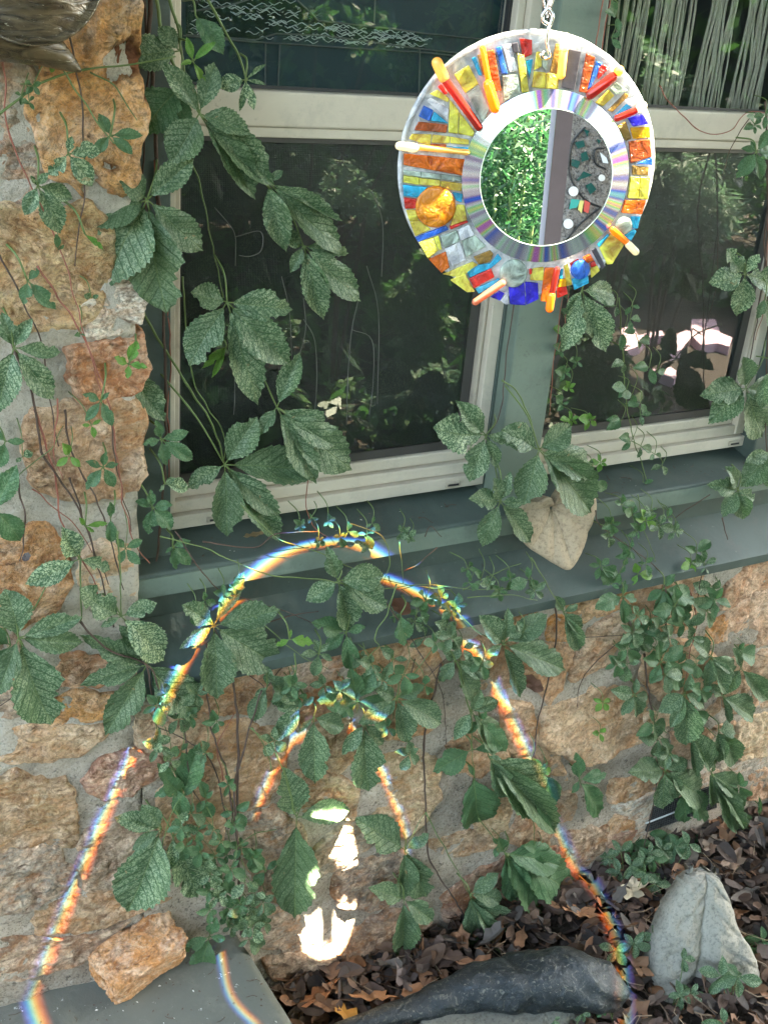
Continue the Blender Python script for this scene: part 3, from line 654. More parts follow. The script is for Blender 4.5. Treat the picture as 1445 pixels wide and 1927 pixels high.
def rod_mat(name, c0, c1):
    t = NT(name); t.b.inputs['Coat Weight'].default_value = .8; a = t.noise(60, 3)
    c = t.mix(a, c0, c1); t.set(Base_Color=c, Roughness=.08)
    tr = t.n('BsdfTranslucent'); t.t.links.new(c, tr.inputs[0]); mx = t.n('MixShader'); mx.inputs[0].default_value = .5
    t.l(t.b, mx.inputs[1]); t.l(tr, mx.inputs[2]); t.l(mx, t.out.inputs[0]); return t.m
RD = rod_mat('ruby_rod', (.30, .02, .02), (.55, .05, .03)); YL = rod_mat('yellow_rod', (.95, .55, .08), (1, .75, .3)); AM = rod_mat('amber_rod', (.85, .28, .02), (.95, .4, .05)); CO = rod_mat('coral_rod', (.60, .22, .12), (.75, .32, .18)); PL = rod_mat('pale_rod_end', (.95, .85, .55), (1, .95, .8))
rod((515,595),(318,322),42,RD); rod((330,345),(272,215),56,YL,.0082,'rod_tip'); rod((1065,425),(1225,300),50,RD); rod((1215,305),(1255,262),50,YL,.0082,'rod_tip')
rod((930,330),(950,150),42,YL); rod((945,190),(962,85),50,PL,.0082,'rod_tip'); rod((455,712),(170,682),30,YL,.007); rod((190,690),(65,674),44,PL,.0082,'rod_tip')
rod((1208,540),(1335,486),34,RD); rod((1325,490),(1380,455),46,PL,.0082,'rod_tip'); rod((1190,1105),(1285,1190),34,AM); rod((1272,1180),(1335,1245),40,PL,.0082,'rod_tip')
rod((595,505),(545,330),52,AM); rod((560,375),(520,150),30,AM,.006); rod((640,1385),(470,1505),38,CO,.010); rod((915,1310),(880,1470),32,RD); rod((885,1440),(870,1550),44,AM,.0082,'rod_tip')
# bevelled mirror
t = NT('mirror'); MIRM = t.set(Base_Color=(.93, .95, .94), Metallic=1.0, Roughness=.004)
MC = dp(854, 851, .0085); mr = ((dp(1195, 851) - dp(513, 851)).length / 2 + abs(dp(854, 490).z - dp(854, 1210).z) / 2) / 2; br = ((dp(1283, 851) - dp(425, 851)).length / 2 + abs(dp(854, 395).z - dp(854, 1310).z) / 2) / 2
vs = []; fs = []; n = 96; u = V((-DN.y, DN.x, 0)); v = V((0, 0, 1))
for k in range(n): a = 2 * pi * k / n; vs.append(MC + (u * cos(a) + v * sin(a)) * mr)
fs = [tuple(range(n))]; obj('mirror', vs, fs, MIRM, SC)
t = NT('painted_prism_bevel'); sp = t.n('SeparateXYZ'); t.l(t.n('UVMap'), sp.inputs[0])
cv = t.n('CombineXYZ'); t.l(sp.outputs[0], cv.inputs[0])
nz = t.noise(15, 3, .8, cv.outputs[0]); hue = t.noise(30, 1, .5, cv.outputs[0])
pc = t.ramp(hue, [(.30, (.20, .80, .95)), (.38, (.06, .15, .90)), (.44, (.55, .42, .62)), (.50, (.90, .90, .92)), (.55, (.35, .90, .45)), (.60, (.98, .92, .30)), (.66, (.90, .25, .75)), (.72, (.15, .35, .95))])  # rainbow dispersion of the bevel painted into its base colour
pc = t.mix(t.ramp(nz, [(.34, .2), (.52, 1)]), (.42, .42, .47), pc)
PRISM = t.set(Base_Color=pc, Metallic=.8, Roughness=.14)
vs = []; fs = []; uvs = []
for k in range(n + 1):
    a = 2 * pi * k / n; d = u * cos(a) + v * sin(a)
    for f in range(3): vs.append(MC + d * (mr + (br - mr) * f / 2) + DN * (-.0035 * f / 2)); uvs.append((k / n, f / 2))
for k in range(n):
    for f in range(2): a = k * 3 + f; fs.append((a, a + 1, a + 4, a + 3))
obj('mirror_bevel', vs, fs, PRISM, SC, False, uvs)
b = MB(); lp = [MC + (u * cos(2*pi*k/n) + v * sin(2*pi*k/n)) * mr + DN * .0004 for k in range(n + 1)]; b.tube(lp, .0004, 5, False); b.build('bevel_line', mat_plain('bevel_edge', (.30, .38, .34), .2, .1), SC, True)
# hanger
met = NT('bright_metal').set(Base_Color=(.85, .84, .88), Metallic=1.0, Roughness=.15)
hp = lambda x, y, o=.004: onP(940 + x / 7.225, y / 7.225, DC + DN * o, DN)
b = MB(); b.tube(spline([hp(600,700,.006), hp(560,740,.008), hp(600,790,.006), hp(680,760,.004), hp(670,690,.004), hp(640,560,.004), hp(655,400), hp(700,300), hp(720,200), hp(660,110), hp(590,190), hp(590,280), hp(650,320)], 6), .0015, 8); b.build('hook', met, SC, True)
b = MB()
for k in range(12):
    c = hp(665, 60 - k * 120, 0); q = u if k % 2 else DN
    b.tube([c + q * cos(2*pi*i/12) * .0042 + v * sin(2*pi*i/12) * .0095 for i in range(13)], .0011, 6, False)
b.build('chain', met, SC, True)

# ------------------------------------------------------------------ added spot lamp whose patterned beam imitates sunlight refracted by the mirror
LP = V((.59, -.43, 1.46))
ga, g1, g2 = V((.0728, .3198, -.9447)), V((.9973, -.0233, .0689)), V((0, .9472, .3207))
ld = bpy.data.lights.new('rainbow_gobo_lamp', 'SPOT'); ld.energy = 30; ld.spot_size = radians(64); ld.spot_blend = 0; ld.shadow_soft_size = .0045
lo = bpy.data.objects.new('rainbow_gobo_lamp', ld); COL.objects.link(lo); lo.location = LP; lo.rotation_euler = (-ga).to_track_quat('Z', 'Y').to_euler()
ld.use_nodes = True; T = ld.node_tree; T.nodes.clear()
def N_(t, **k):
    x = T.nodes.new('ShaderNode' + t)
    for a, b_ in k.items(): setattr(x, a, b_)
    return x
def MA(op, a, b_=None, cl=False):
    x = N_('Math', operation=op, use_clamp=cl)
    for i, q in enumerate((a, b_)):
        if q is None: continue
        if isinstance(q, (int, float)): x.inputs[i].default_value = q
        else: T.links.new(q, x.inputs[i])
    return x.outputs[0]
geo = N_('NewGeometry')
def dot(vec):
    x = N_('VectorMath', operation='DOT_PRODUCT'); T.links.new(geo.outputs['Incoming'], x.inputs[0]); x.inputs[1].default_value = vec; return x.outputs['Value']
da = dot(ga); gx = MA('DIVIDE', dot(g1), da); gy = MA('DIVIDE', dot(g2), da)
cmb = N_('CombineXYZ'); T.links.new(gx, cmb.inputs[0]); T.links.new(gy, cmb.inputs[1])
def GN(scale, det=3):
    x = N_('TexNoise'); x.inputs['Scale'].default_value = scale; x.inputs['Detail'].default_value = det; T.links.new(cmb.outputs[0], x.inputs['Vector']); return x.outputs['Fac']
rad = N_('VectorMath', operation='LENGTH'); T.links.new(cmb.outputs[0], rad.inputs[0]); rad = rad.outputs['Value']
phi = MA('ARCTAN2', gx, gy)
phn = MA('DIVIDE', MA('ADD', phi, pi), 2 * pi)
def curve(pts):
    x = N_('FloatCurve'); cv = x.mapping.curves[0]
    pts = sorted(((p + 180) / 360, r * 2) for p, r in pts)
    while len(cv.points) < len(pts): cv.points.new(.5, .5)
    for i, (a, r) in enumerate(pts): cv.points[i].location = (a, r)
    x.mapping.update(); T.links.new(phn, x.inputs['Value']); return MA('MULTIPLY', x.outputs[0], .5)
Ro = curve([(-180, .41), (-125, .395), (-92, .3725), (-84, .3645), (-77, .355), (-67, .3495), (-50, .342), (-22, .3470), (5, .3545), (32, .3400), (57, .335), (70, .3458), (83, .355), (93, .370), (97.5, .3868), (125, .3965), (180, .41)])
Ri = curve([(-180, .25), (-124, .192), (-100, .150), (-75, .130), (-50, .1235), (-26, .1255), (-7, .1235), (13, .1250), (36, .130), (61, .1258), (82, .1315), (110, .14), (180, .16)])
def ramp(fac, stops):
    x = N_('ValToRGB'); e = x.color_ramp.elements
    while len(e) < len(stops): e.new(.5)
    for i, (p, c) in enumerate(stops): e[i].position = p; e[i].color = (*c, 1)
    T.links.new(fac, x.inputs[0]); return x.outputs[0]
SPEC = [(0, (0,0,0)), (.14, (.45,.06,.0)), (.30, (1.0,.28,.03)), (.43, (1.0,.68,.14)), (.53, (.50,.85,.50)), (.63, (.08,.62,.95)), (.76, (.03,.20,1.0)), (.89, (.08,.04,.60)), (1, (0,0,0))]
def band(Rr, wd, k):
    t_ = MA('ADD', MA('DIVIDE', MA('SUBTRACT', rad, Rr), wd), .5)
    c = ramp(t_, SPEC); sc_ = N_('VectorMath', operation='SCALE'); T.links.new(c, sc_.inputs[0]); T.links.new(k, sc_.inputs[3]) if not isinstance(k, (int, float)) else setattr(sc_.inputs[3], 'default_value', k)
    return sc_.outputs[0]
str_ = MA('ADD', MA('MULTIPLY', GN(9), 1.1), .35)
o1 = band(Ro, .029, MA('MULTIPLY', str_, .85))
front = MA('GREATER_THAN', MA('MULTIPLY', da, -1), 0)
o2 = band(Ri, .0155, MA('MULTIPLY', MA('MULTIPLY', str_, .8), ramp(phn, [(0, (0,0,0)), (.12, (0,0,0)), (.14, (1,1,1)), (.225, (1,1,1)), (.24, (0,0,0)), (.335, (0,0,0)), (.35, (1,1,1)), (.735, (1,1,1)), (.75, (0,0,0))])))  # gap where leaves would shade the inner arc is blanked in the beam
# mirror disc reflection; leaf shadows are masked into the beam pattern, not cast
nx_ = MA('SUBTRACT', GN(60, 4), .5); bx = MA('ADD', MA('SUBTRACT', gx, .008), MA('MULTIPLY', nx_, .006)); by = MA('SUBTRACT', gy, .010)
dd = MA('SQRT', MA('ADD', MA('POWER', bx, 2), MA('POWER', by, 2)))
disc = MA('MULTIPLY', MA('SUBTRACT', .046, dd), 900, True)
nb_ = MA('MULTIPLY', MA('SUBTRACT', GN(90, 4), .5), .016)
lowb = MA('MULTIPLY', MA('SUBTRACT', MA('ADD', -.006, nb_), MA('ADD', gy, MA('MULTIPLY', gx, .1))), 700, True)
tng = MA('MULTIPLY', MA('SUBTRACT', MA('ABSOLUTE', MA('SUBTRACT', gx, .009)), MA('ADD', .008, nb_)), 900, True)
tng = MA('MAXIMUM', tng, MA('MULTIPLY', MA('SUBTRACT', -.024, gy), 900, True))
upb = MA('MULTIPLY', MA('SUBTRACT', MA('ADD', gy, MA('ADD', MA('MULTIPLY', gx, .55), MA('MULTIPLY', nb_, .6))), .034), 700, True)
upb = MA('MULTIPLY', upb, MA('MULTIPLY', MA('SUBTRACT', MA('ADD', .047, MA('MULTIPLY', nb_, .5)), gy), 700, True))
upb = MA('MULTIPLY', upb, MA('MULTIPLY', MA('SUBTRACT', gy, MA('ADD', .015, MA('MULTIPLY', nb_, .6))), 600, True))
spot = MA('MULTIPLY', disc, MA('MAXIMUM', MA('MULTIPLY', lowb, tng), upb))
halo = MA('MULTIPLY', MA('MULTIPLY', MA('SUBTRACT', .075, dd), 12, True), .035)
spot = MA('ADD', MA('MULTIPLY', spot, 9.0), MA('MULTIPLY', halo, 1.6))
# faint streaks of stray light, added as noise in the beam pattern
st = N_('Mapping'); st.inputs['Scale'].default_value = (9, 2.2, 1); st.inputs['Rotation'].default_value = (0, 0, .5); T.links.new(cmb.outputs[0], st.inputs[0])
sn = N_('TexNoise'); sn.inputs['Scale'].default_value = 2; sn.inputs['Detail'].default_value = 2; T.links.new(st.outputs[0], sn.inputs[0])
faint = MA('MULTIPLY', MA('SUBTRACT', sn.outputs[0], .56), .30, True); faint = MA('MULTIPLY', faint, MA('MULTIPLY', MA('SUBTRACT', rad, .2), 6, True)); faint = MA('MULTIPLY', faint, MA('MULTIPLY', MA('SUBTRACT', .47, rad), 12, True))
wh = N_('CombineXYZ')
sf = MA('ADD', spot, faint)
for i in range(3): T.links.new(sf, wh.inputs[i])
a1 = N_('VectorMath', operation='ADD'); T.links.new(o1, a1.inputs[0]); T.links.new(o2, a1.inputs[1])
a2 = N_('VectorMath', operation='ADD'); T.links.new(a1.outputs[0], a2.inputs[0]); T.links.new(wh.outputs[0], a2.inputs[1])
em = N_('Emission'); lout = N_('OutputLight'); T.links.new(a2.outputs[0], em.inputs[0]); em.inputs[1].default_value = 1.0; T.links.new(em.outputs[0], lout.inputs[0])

# ------------------------------------------------------------------ ornaments and rocks
# concrete heart leaf
def leaf_cast(name, poly, ctr, plane, label, cat, mat, h=.008, th=.018, veins=7, vdir=None, sx=1):
    P0_, n_ = plane; n_ = n_.normalized(); c = onP(*ctr, P0_, n_); bd0 = [onP(*q, P0_, n_) for q in poly]; nb = 120
    per = [0]
    for i in range(len(bd0)): per.append(per[-1] + (bd0[(i + 1) % len(bd0)] - bd0[i]).length)
    bd = []
    for k in range(nb):
        d = per[-1] * k / nb; i = max(j for j in range(len(bd0)) if per[j] <= d); bd.append(bd0[i].lerp(bd0[(i + 1) % len(bd0)], (d - per[i]) / (per[i + 1] - per[i])))
    bd = [bd[k] * .5 + (bd[k - 1] + bd[(k + 1) % nb]) * .25 for k in range(nb)]
    ux = (bd[0] - c).normalized(); uy = n_.cross(ux); ang = [onP(*q, P0_, n_) - c for q in (vdir or [])]
    vs = []; fs = []; nr = 40
    for r in range(nr + 1):
        f = r / nr
        for k in range(nb):
            q = c.lerp(bd[k], f); d = q - c; e = max(0, (f - .8) / .2)
            hh = h * sqrt(max(0, 1 - e ** 2)) + noise.fractal(q * 22, 1, 2, 4) * .0025 + noise.fractal(q * 120, 1, 2, 2) * .0006
            for vd in ang:
                L_ = vd.length; t_ = d.dot(vd.normalized())
                if t_ > 0:
                    off = (d - vd.normalized() * t_).length; g = math.exp(-(off / .0022) ** 2) * (1 - min(1, t_ / L_) * .4); hh -= .0030 * g; hh -= .0035 * math.exp(-(off / .010) ** 2)
            vs.append(q + n_ * hh)
    for r in range(nr):
        for k in range(nb): k2 = (k + 1) % nb; fs.append((r*nb+k, (r+1)*nb+k, (r+1)*nb+k2, r*nb+k2))
    b_ = len(vs)
    for k in range(nb): vs.append(bd[k].lerp(c, .04) - n_ * th)
    for k in range(nb): fs.append((nr*nb+k, b_+k, b_+(k+1)%nb, nr*nb+(k+1)%nb))
    fs.append(tuple(b_ + k for k in range(nb)))
    o = obj(name, vs, fs, mat, None, True); return tag(o, label, cat)
def cast_mat(name, c0, c1, c2=(.1, .09, .07)):
    t = NT(name); a = t.noise(10, 6); g = t.noise(170, 4, .7)
    c = t.mix(a, c0, c1); c = t.mix(t.math('MULTIPLY', t.ramp(g, [(.35, 1), (.5, 0)]), .6), c, tuple(x * .45 for x in c0)); c = t.mix(t.math('MULTIPLY', t.ramp(t.noise(25, 6, .7), [(.55, 0), (.7, 1)]), .5), c, c2)
    t.bump(g, .8, .003); return t.set(Base_Color=c, Roughness=.92)
HM = cast_mat('sandy_concrete', (.38, .275, .17), (.52, .40, .27), (.26, .19, .12))
hpoly = sc([(395,790),(430,765),(470,770),(510,745),(528,752),(543,782),(562,745),(600,690),(650,670),(700,675),(722,720),(722,810),(700,880),(660,990),(620,1060),(590,1060),(530,1025),(450,975),(400,920),(362,850),(385,815)], 800, 600, 2.24)
q0 = onY(*sc([(545,785)],800,600,2.24)[0], .012)
leaf_cast('heart_stone', hpoly, sc([(545,790)],800,600,2.24)[0], (q0, V((-.15, -1, .30))), 'sandy concrete heart shaped leaf leaning on the green sill', 'garden ornament', HM, .007, .022,
          vdir=sc([(620,1050),(420,810),(470,930),(540,1000),(690,900),(715,740),(640,690)],800,600,2.24))
# tall grey leaf casting on the ground
GM_ = cast_mat('grey_concrete', (.25, .23, .185), (.40, .37, .30), (.17, .16, .13))
def grey_cast():
    s5 = lambda x, y: (900 + x / 2.651, 1450 + y / 2.651)
    rows = [(530,1110,1150,1195),(545,1070,1148,1215),(575,1038,1145,1232),(620,1015,1138,1250),(680,970,1130,1278),(750,935,1118,1298),(820,900,1110,1320),(880,880,1102,1368),(940,872,1095,1395),(1000,868,1088,1415),(1050,872,1086,1420),(1100,885,1086,1408),(1150,900,1086,1380)]
    base = onZ(*s5(1120, 1110), 0); n_ = V((-.35, -1, .45)).normalized()
    vs = []; fs = []; W = 40; H_ = 70
    for j in range(H_ + 1):
        t_ = j / H_ * (len(rows) - 1); i = min(int(t_), len(rows) - 2); f = t_ - i; r = [rows[i][q] * (1 - f) + rows[i + 1][q] * f for q in range(4)]
        for k in range(W + 1):
            s = k / W
            x = r[1] + (r[2] - r[1]) * (s / .5) if s < .5 else r[2] + (r[3] - r[2]) * ((s - .5) / .5)
            q = onP(*s5(x, r[0]), base, n_); v_ = j / H_
            hh = -.012 + .030 * (min(1, v_ * 2.2)) * (1 - (2 * s - 1) ** 4) ** .5 - (.018 * math.exp(-((s - .5) / .10) ** 2) * (.15 + v_)) - .006 * math.exp(-((s - .5) / .02) ** 2)
            hh += noise.fractal(q * 12, 1, 2, 5) * .013 + noise.fractal(q * 60, 1, 2, 4) * .003
            hh -= .004 * max(0, sin((v_ * 5 - abs(s - .5) * 3) * 2 * pi)) ** 6
            if s in (0, 1): hh -= .03
            if j == 0: hh -= .03
            vs.append(q + n_ * hh)
    for j in range(H_):
        for k in range(W): a = j * (W + 1) + k; fs.append((a, a + W + 1, a + W + 2, a + 1))
    o = obj('leaf_casting', vs, fs, GM_, None, True); m_ = o.modifiers.new('s', 'SOLIDIFY'); m_.thickness = .02; m_.offset = -1
    tag(o, 'tall grey concrete leaf casting standing in the leaf litter at lower right', 'garden ornament')
grey_cast()
# block of orange sandstone lying on the step
def rock(name, c, axes, dims, mat, label, cat, col, seed=0, p=5.0, rough=1.0, pits=0, n=40):
    vs = []; fs = []; pit = []
    def add(f):
        b_ = len(vs)
        for j in range(n + 1):
            for i in range(n + 1):
                q = f(2 * i / n - 1, 2 * j / n - 1); L_ = (abs(q.x) ** p + abs(q.y) ** p + abs(q.z) ** p) ** (1 / p); q = q / L_
                k = q * 1.5 + V((seed, seed, 0)); s = 1 + noise.fractal(k * 1.1, 1, 2, 3) * .20 * rough + noise.fractal(k * 5, 1, 2, 4) * .06 * rough
                a = noise.fractal(k * 4, 1, 2, 4); pv = max(0, min(1, (a - .25) * 5)) * pits; s -= pv * .08; pit.append(pv)
                vs.append(c + axes[0] * q.x * dims[0] * s + axes[1] * q.y * dims[1] * s + axes[2] * q.z * dims[2] * s)
        for j in range(n):
            for i in range(n): a = b_ + j * (n + 1) + i; fs.append((a, a + 1, a + n + 2, a + n + 1))
    add(lambda a, b_: V((a, b_, 1))); add(lambda a, b_: V((b_, a, -1))); add(lambda a, b_: V((a, -1, b_))); add(lambda a, b_: V((b_, 1, a))); add(lambda a, b_: V((1, a, b_))); add(lambda a, b_: V((-1, b_, a)))
    o = obj(name, vs, fs, mat, None, True); o.color = (*col, 1); at = o.data.attributes.new('pit', 'FLOAT', 'POINT'); at.data.foreach_set('value', pit)
    return tag(o, label, cat)
a0 = onZ(205, 1835, SLABZ + .04); a1 = onZ(315, 1760, SLABZ + .055); ax = (a1 - a0).normalized(); up = (V((0, 0, 1)) - ax * ax.z).normalized(); up = (up + ax.cross(up) * .35).normalized(); ay = ax.cross(up)
rock('loose_stone', (a0 + a1) / 2, (ax, ay, up), ((a1 - a0).length * .62, .040, .036), STONE, 'rough orange sandstone block lying on the concrete step against the wall', 'stone', (.50, .23, .09), 4, 9, .55, .25)
# flat grey stone and black glazed ornament
c = onZ(930, 1935, .015); rock('edging_stone', c, (V((1, .1, 0)).normalized(), V((-.1, 1, 0)).normalized(), V((0, 0, 1))), (.16, .07, .035), cast_mat('grey_stone', (.15, .14, .11), (.25, .24, .19)), 'flat grey stone beneath the black ornament at the bottom edge', 'stone', GY, 9, 5, .7)
def black_ornament():
    sec = [(560,1975,8),(640,1940,13),(720,1917,17),(790,1897,21),(860,1872,33),(920,1858,42),(980,1852,48),(1040,1850,52),(1095,1852,52),(1130,1860,46),(1148,1868,32),(1156,1872,8)]
    cs = [(onZ(x, y, .035 + r * .0007), r / F_PX * 2.05) for x, y, r in sec]
    pts = spline([c for c, r in cs], 8); rs = []
    for i in range(len(cs) - 1):
        for k in range(8): rs.append(cs[i][1] * (1 - k / 8) + cs[i + 1][1] * k / 8)
    rs.append(cs[-1][1]); rs = [r * 1.12 for r in rs]; b = MB(); b.tube(pts, rs, 64)
    for i, q in enumerate(b.v):
        c_ = pts[min(i // 64, len(pts) - 1)]; d = q - c_
        s = 1 + noise.fractal(q * 11, 1, 2, 5) * .22 + .05 * sin(q.x * 60 + q.z * 110 + noise.noise(q * 9) * 5) - .10 * max(0, sin(q.x * 34 + noise.noise(q * 6) * 2)) ** 12
        b.v[i] = c_ + V((d.x * s, d.y * s, d.z * s * .85))
    t = NT('black_glaze'); a = t.noise(14, 6, .65); g = t.noise(140, 4, .75); fl = t.noise(60, 5, .8, None, 2)
    c = t.mix(a, (.008, .011, .013), (.030, .038, .038)); c = t.mix(t.math('MULTIPLY', t.ramp(fl, [(.55, 0), (.64, 1)]), .5), c, (.28, .26, .19)); c = t.mix(t.math('MULTIPLY', t.ramp(g, [(.64, 0), (.68, 1)]), .6), c, (.42, .38, .28))
    t.bump(t.math('ADD', a, t.math('MULTIPLY', fl, .4)), .7, .01)
    tag(b.build('black_ornament', t.set(Base_Color=c, Roughness=.33), None, True), 'long black glazed leaf shaped ornament lying on the leaf litter', 'garden ornament')
black_ornament()
# foundation vent
vt = empty('foundation_vent', onY(1270, 1530, 0), 'black mesh foundation vent low in the wall behind the vine', 'vent')
b = MB(); P = [onY(x, y, -.005) for x, y in [(1216,1566),(1228,1520),(1345,1478),(1348,1520)]]; b.prism(P, V((0, .02, 0))); b.build('vent_opening', BLACK, vt)
b = MB()
for k in range(30):
    f = k / 29; b.tube([P[0].lerp(P[3], f) - V((0, .001, 0)), P[1].lerp(P[2], f) - V((0, .001, 0))], .0006, 4)
for k in range(12):
    f = k / 11; b.tube([P[0].lerp(P[1], f) - V((0, .001, 0)), P[3].lerp(P[2], f) - V((0, .001, 0))], .0006, 4)
b.build('mesh', mat_plain('vent_wire', (.08, .08, .08), .4), vt)
b = MB(); b.tube([onY(1215, 1550, -.008), onY(1345, 1500, -.008)], .0018, 6); b.build('wire_rod', mat_plain('wire', (.6, .6, .6), .3), vt)
b = MB(); n1 = [(1145,1522),(1200,1500),(1300,1462),(1400,1430),(1470,1405),(1470,1425),(1380,1455),(1240,1508),(1225,1530),(1200,1600),(1188,1610),(1196,1545)]
stone(n1, (.45,.42,.36), .008, 0, .5, name='cement_band')
# amber glass ornament at the upper left
GA = empty('glass_ornament', onY(60, 40, -.10), 'brown rippled glass bowl and spout hanging at the upper left corner', 'glass ornament')
t = NT('amber_glass'); mp = t.n('Mapping'); mp.inputs['Scale'].default_value = (14, 14, 60); mp.inputs['Rotation'].default_value = (0, .6, 0); t.l(t.co.outputs['Object'], mp.inputs[0])
a = t.noise(2, 5, .6, mp.outputs[0], 1); c = t.mix(t.ramp(a, [(.38, 0), (.6, 1)]), (.045, .032, .018), (.17, .125, .07)); c = t.mix(t.ramp(t.noise(5, 3, .6, mp.outputs[0], 2), [(.66, 0), (.70, .8)]), c, (.55, .5, .38)); t.bump(a, .8, .004)
t.set(Base_Color=c, Roughness=.14); t.b.inputs['Transmission Weight'].default_value = .25; AMG = t.m
k = 1.28 / F_PX
def loft(sec, Y, n=40, sq=.5):
    b = MB(); cs = [(onY(x, y, Y), r * k) for x, y, r in sec]; pts = spline([c for c, r in cs], 8); rs = []
    for i in range(len(cs) - 1):
        for q in range(8): rs.append(cs[i][1] * (1 - q / 8) + cs[i + 1][1] * q / 8)
    rs.append(cs[-1][1]); b.tube(pts, rs, n); return b, pts
b, pts = loft([(-120,-15,90),(-40,22,70),(30,58,50),(90,92,28),(130,118,14),(152,133,3)], -.07); b.build('spout', AMG, GA, True)
b = MB(); c = onY(48, -72, -.10); rr_ = 112 * k
for j in range(9):
    ph = j / 8 * pi / 2; pass
vs = []; fs = []; n = 64
prof = [(1.0, 0), (1.02, .010), (.97, .018), (.90, .014), (.82, .020), (.70, .022), (.55, .030), (.35, .034), (.05, .036)]
for f, h in prof:
    for i in range(n): a = 2 * pi * i / n; vs.append(c + V((cos(a) * rr_ * f, -h, sin(a) * rr_ * f)))
for j in range(len(prof) - 1):
    for i in range(n): fs.append((j*n+i, (j+1)*n+i, (j+1)*n+(i+1)%n, j*n+(i+1)%n))
obj('bowl', vs, fs, AMG, GA, True)

# ------------------------------------------------------------------ creeper
def leaflet_mesh(seed, teeth=9, cols=4, bite=0, blunt=.0, curl=.12, mat=LEAF):
    rg = random.Random(seed); rows = teeth * 2 + 6; vs = []; fs = []; uvs = []
    sk = rg.uniform(-.08, .08); W_ = []; fold = rg.uniform(.08, .38); sh0 = rg.uniform(.95, 1.2); sh1 = rg.uniform(.90, 1.2)
    bt = [(rg.uniform(.3, .95), rg.choice((-1, 1)), rg.uniform(.3, .65)) for _ in range(bite)]
    for j in range(rows + 1):
        t_ = j / rows; w_ = (t_ ** sh0 * (1 - t_) ** sh1) / ((sh0 / (sh0 + sh1)) ** sh0 * (sh1 / (sh0 + sh1)) ** sh1) * .5
        for s in (-1, 1):
            tooth = 0
            if .22 < t_ < .97: tooth = (.034 if j % 2 == (s > 0) else -.014) * (w_ / .5 + .25)
            ww = max(.004, w_ + tooth * .8 + rg.uniform(-.008, .008)) 
            for bp, bs, bd in bt:
                if bs == s: ww *= 1 - bd * math.exp(-((t_ - bp) / .055) ** 2)
            W_.append(ww)
    n = cols * 2 + 1
    for j in range(rows + 1):
        t_ = j / rows; bendx = sk * sin(t_ * pi)
        for i in range(n):
            s = i / cols - 1; side = 0 if s < 0 else 1; ww = W_[j * 2 + side]
            x = s * ww + bendx; y = t_ - (.02 * abs(s) if j % 2 else 0) + abs(s) * .03
            z = abs(s) * ww * fold - curl * 1.3 * (t_ - .35) ** 2 + .016 * sin((t_ - abs(s) * .25) * 16 * pi / 2) * abs(s) + noise.noise(V((x * 2.5, y * 2.5, seed))) * .09
            vs.append((x, y, z)); uvs.append((s * ww / 1.0 + .5, t_))
    for j in range(rows):
        for i in range(n - 1): a = j * n + i; fs.append((a, a + 1, a + n + 1, a + n))
    return mesh('leaflet', vs, fs, mat, True, uvs)
LM = {}
for key, mt in (('L', LEAF), ('P', LEAF2), ('Y', LEAFY), ('W', LEAFW)):
    LM[key] = [leaflet_mesh(10 * i + ord(key), (10, 9, 8, 11, 9, 8, 10)[i], 4, (0, 0, 1, 0, 2, 3, 1)[i], curl=(.1, .2, .05, .3, .12, .2, .0)[i], mat=mt) for i in range(7)]
SM = {key: [leaflet_mesh(900 + 10 * i + ord(key), 4, 2, 0, curl=.15, mat=mt) for i in range(3)] for key, mt in (('L', LEAF), ('P', LEAF2), ('Y', LEAFY), ('W', LEAFW))}
LR = random.Random(21)
VIEW = fwd
def put_leaflet(parent, root, a, b, wr, key, big=True, tilt=.35):
    d = b - a; L_ = d.length
    if L_ < 1e-4: return
    y = d / L_; tocam = (CAM - a).normalized(); nrm = (tocam * .75 + V((0, -.5, .45)) + V((LR.uniform(-1, 1), LR.uniform(-1, 1), LR.uniform(-1, 1))) * tilt).normalized()
    z = (nrm - y * nrm.dot(y)).normalized(); x = y.cross(z)
    o = link('leaflet', LR.choice(LM[key] if big else SM[key]), parent)
    m_ = Matrix.Identity(4); sx = L_ * wr * .98
    for k_ in range(3): m_[k_][0] = x[k_] * sx; m_[k_][1] = y[k_] * L_; m_[k_][2] = z[k_] * (L_ * .55 + sx * .45)
    m_.translation = a - root; o.matrix_basis = m_
    o['lsize'] = (sx, L_, 1.0); return o
def compound(vine, cx, cy, Y, tips, key='L', att=None, stk=GREENST, fwd_=.0):
    root = V(vine.location); c = onY(cx, cy, Y); big = max(sqrt((t[0]-cx)**2 + (t[1]-cy)**2) for t in tips) > 42
    at = onY(att[0], att[1], Y + .035 if Y > -.03 else Y + .02) if att else c + V((LR.uniform(-.02, .02), .03, LR.uniform(.01, .04)))
    pr = .0011 if big else .0006
    mid = (at + c) * .5 + V((0, -.012, .008)); b = MB(); b.tube(spline([at, mid, c], 5), [pr * 1.2] * 5 + [pr] * 5 + [pr * .9], 6)
    for t_ in tips:
        q = c.lerp(onY(t_[0], t_[1], Y), .1); b.tube([c, q], pr * .8, 5)
    pet = b.build('leaf_stalk', stk, vine, True)
    for t_ in tips:
        dy = LR.uniform(-.012, .006); e = onY(t_[0], t_[1], Y + dy + (t_[3] if len(t_) > 3 else 0))
        a = c.lerp(e, .07); k2 = t_[4] if len(t_) > 4 else key
        put_leaflet(pet, root, a, e, t_[2] if len(t_) > 2 and t_[2] else .5, k2, big, .22 if big else .45)
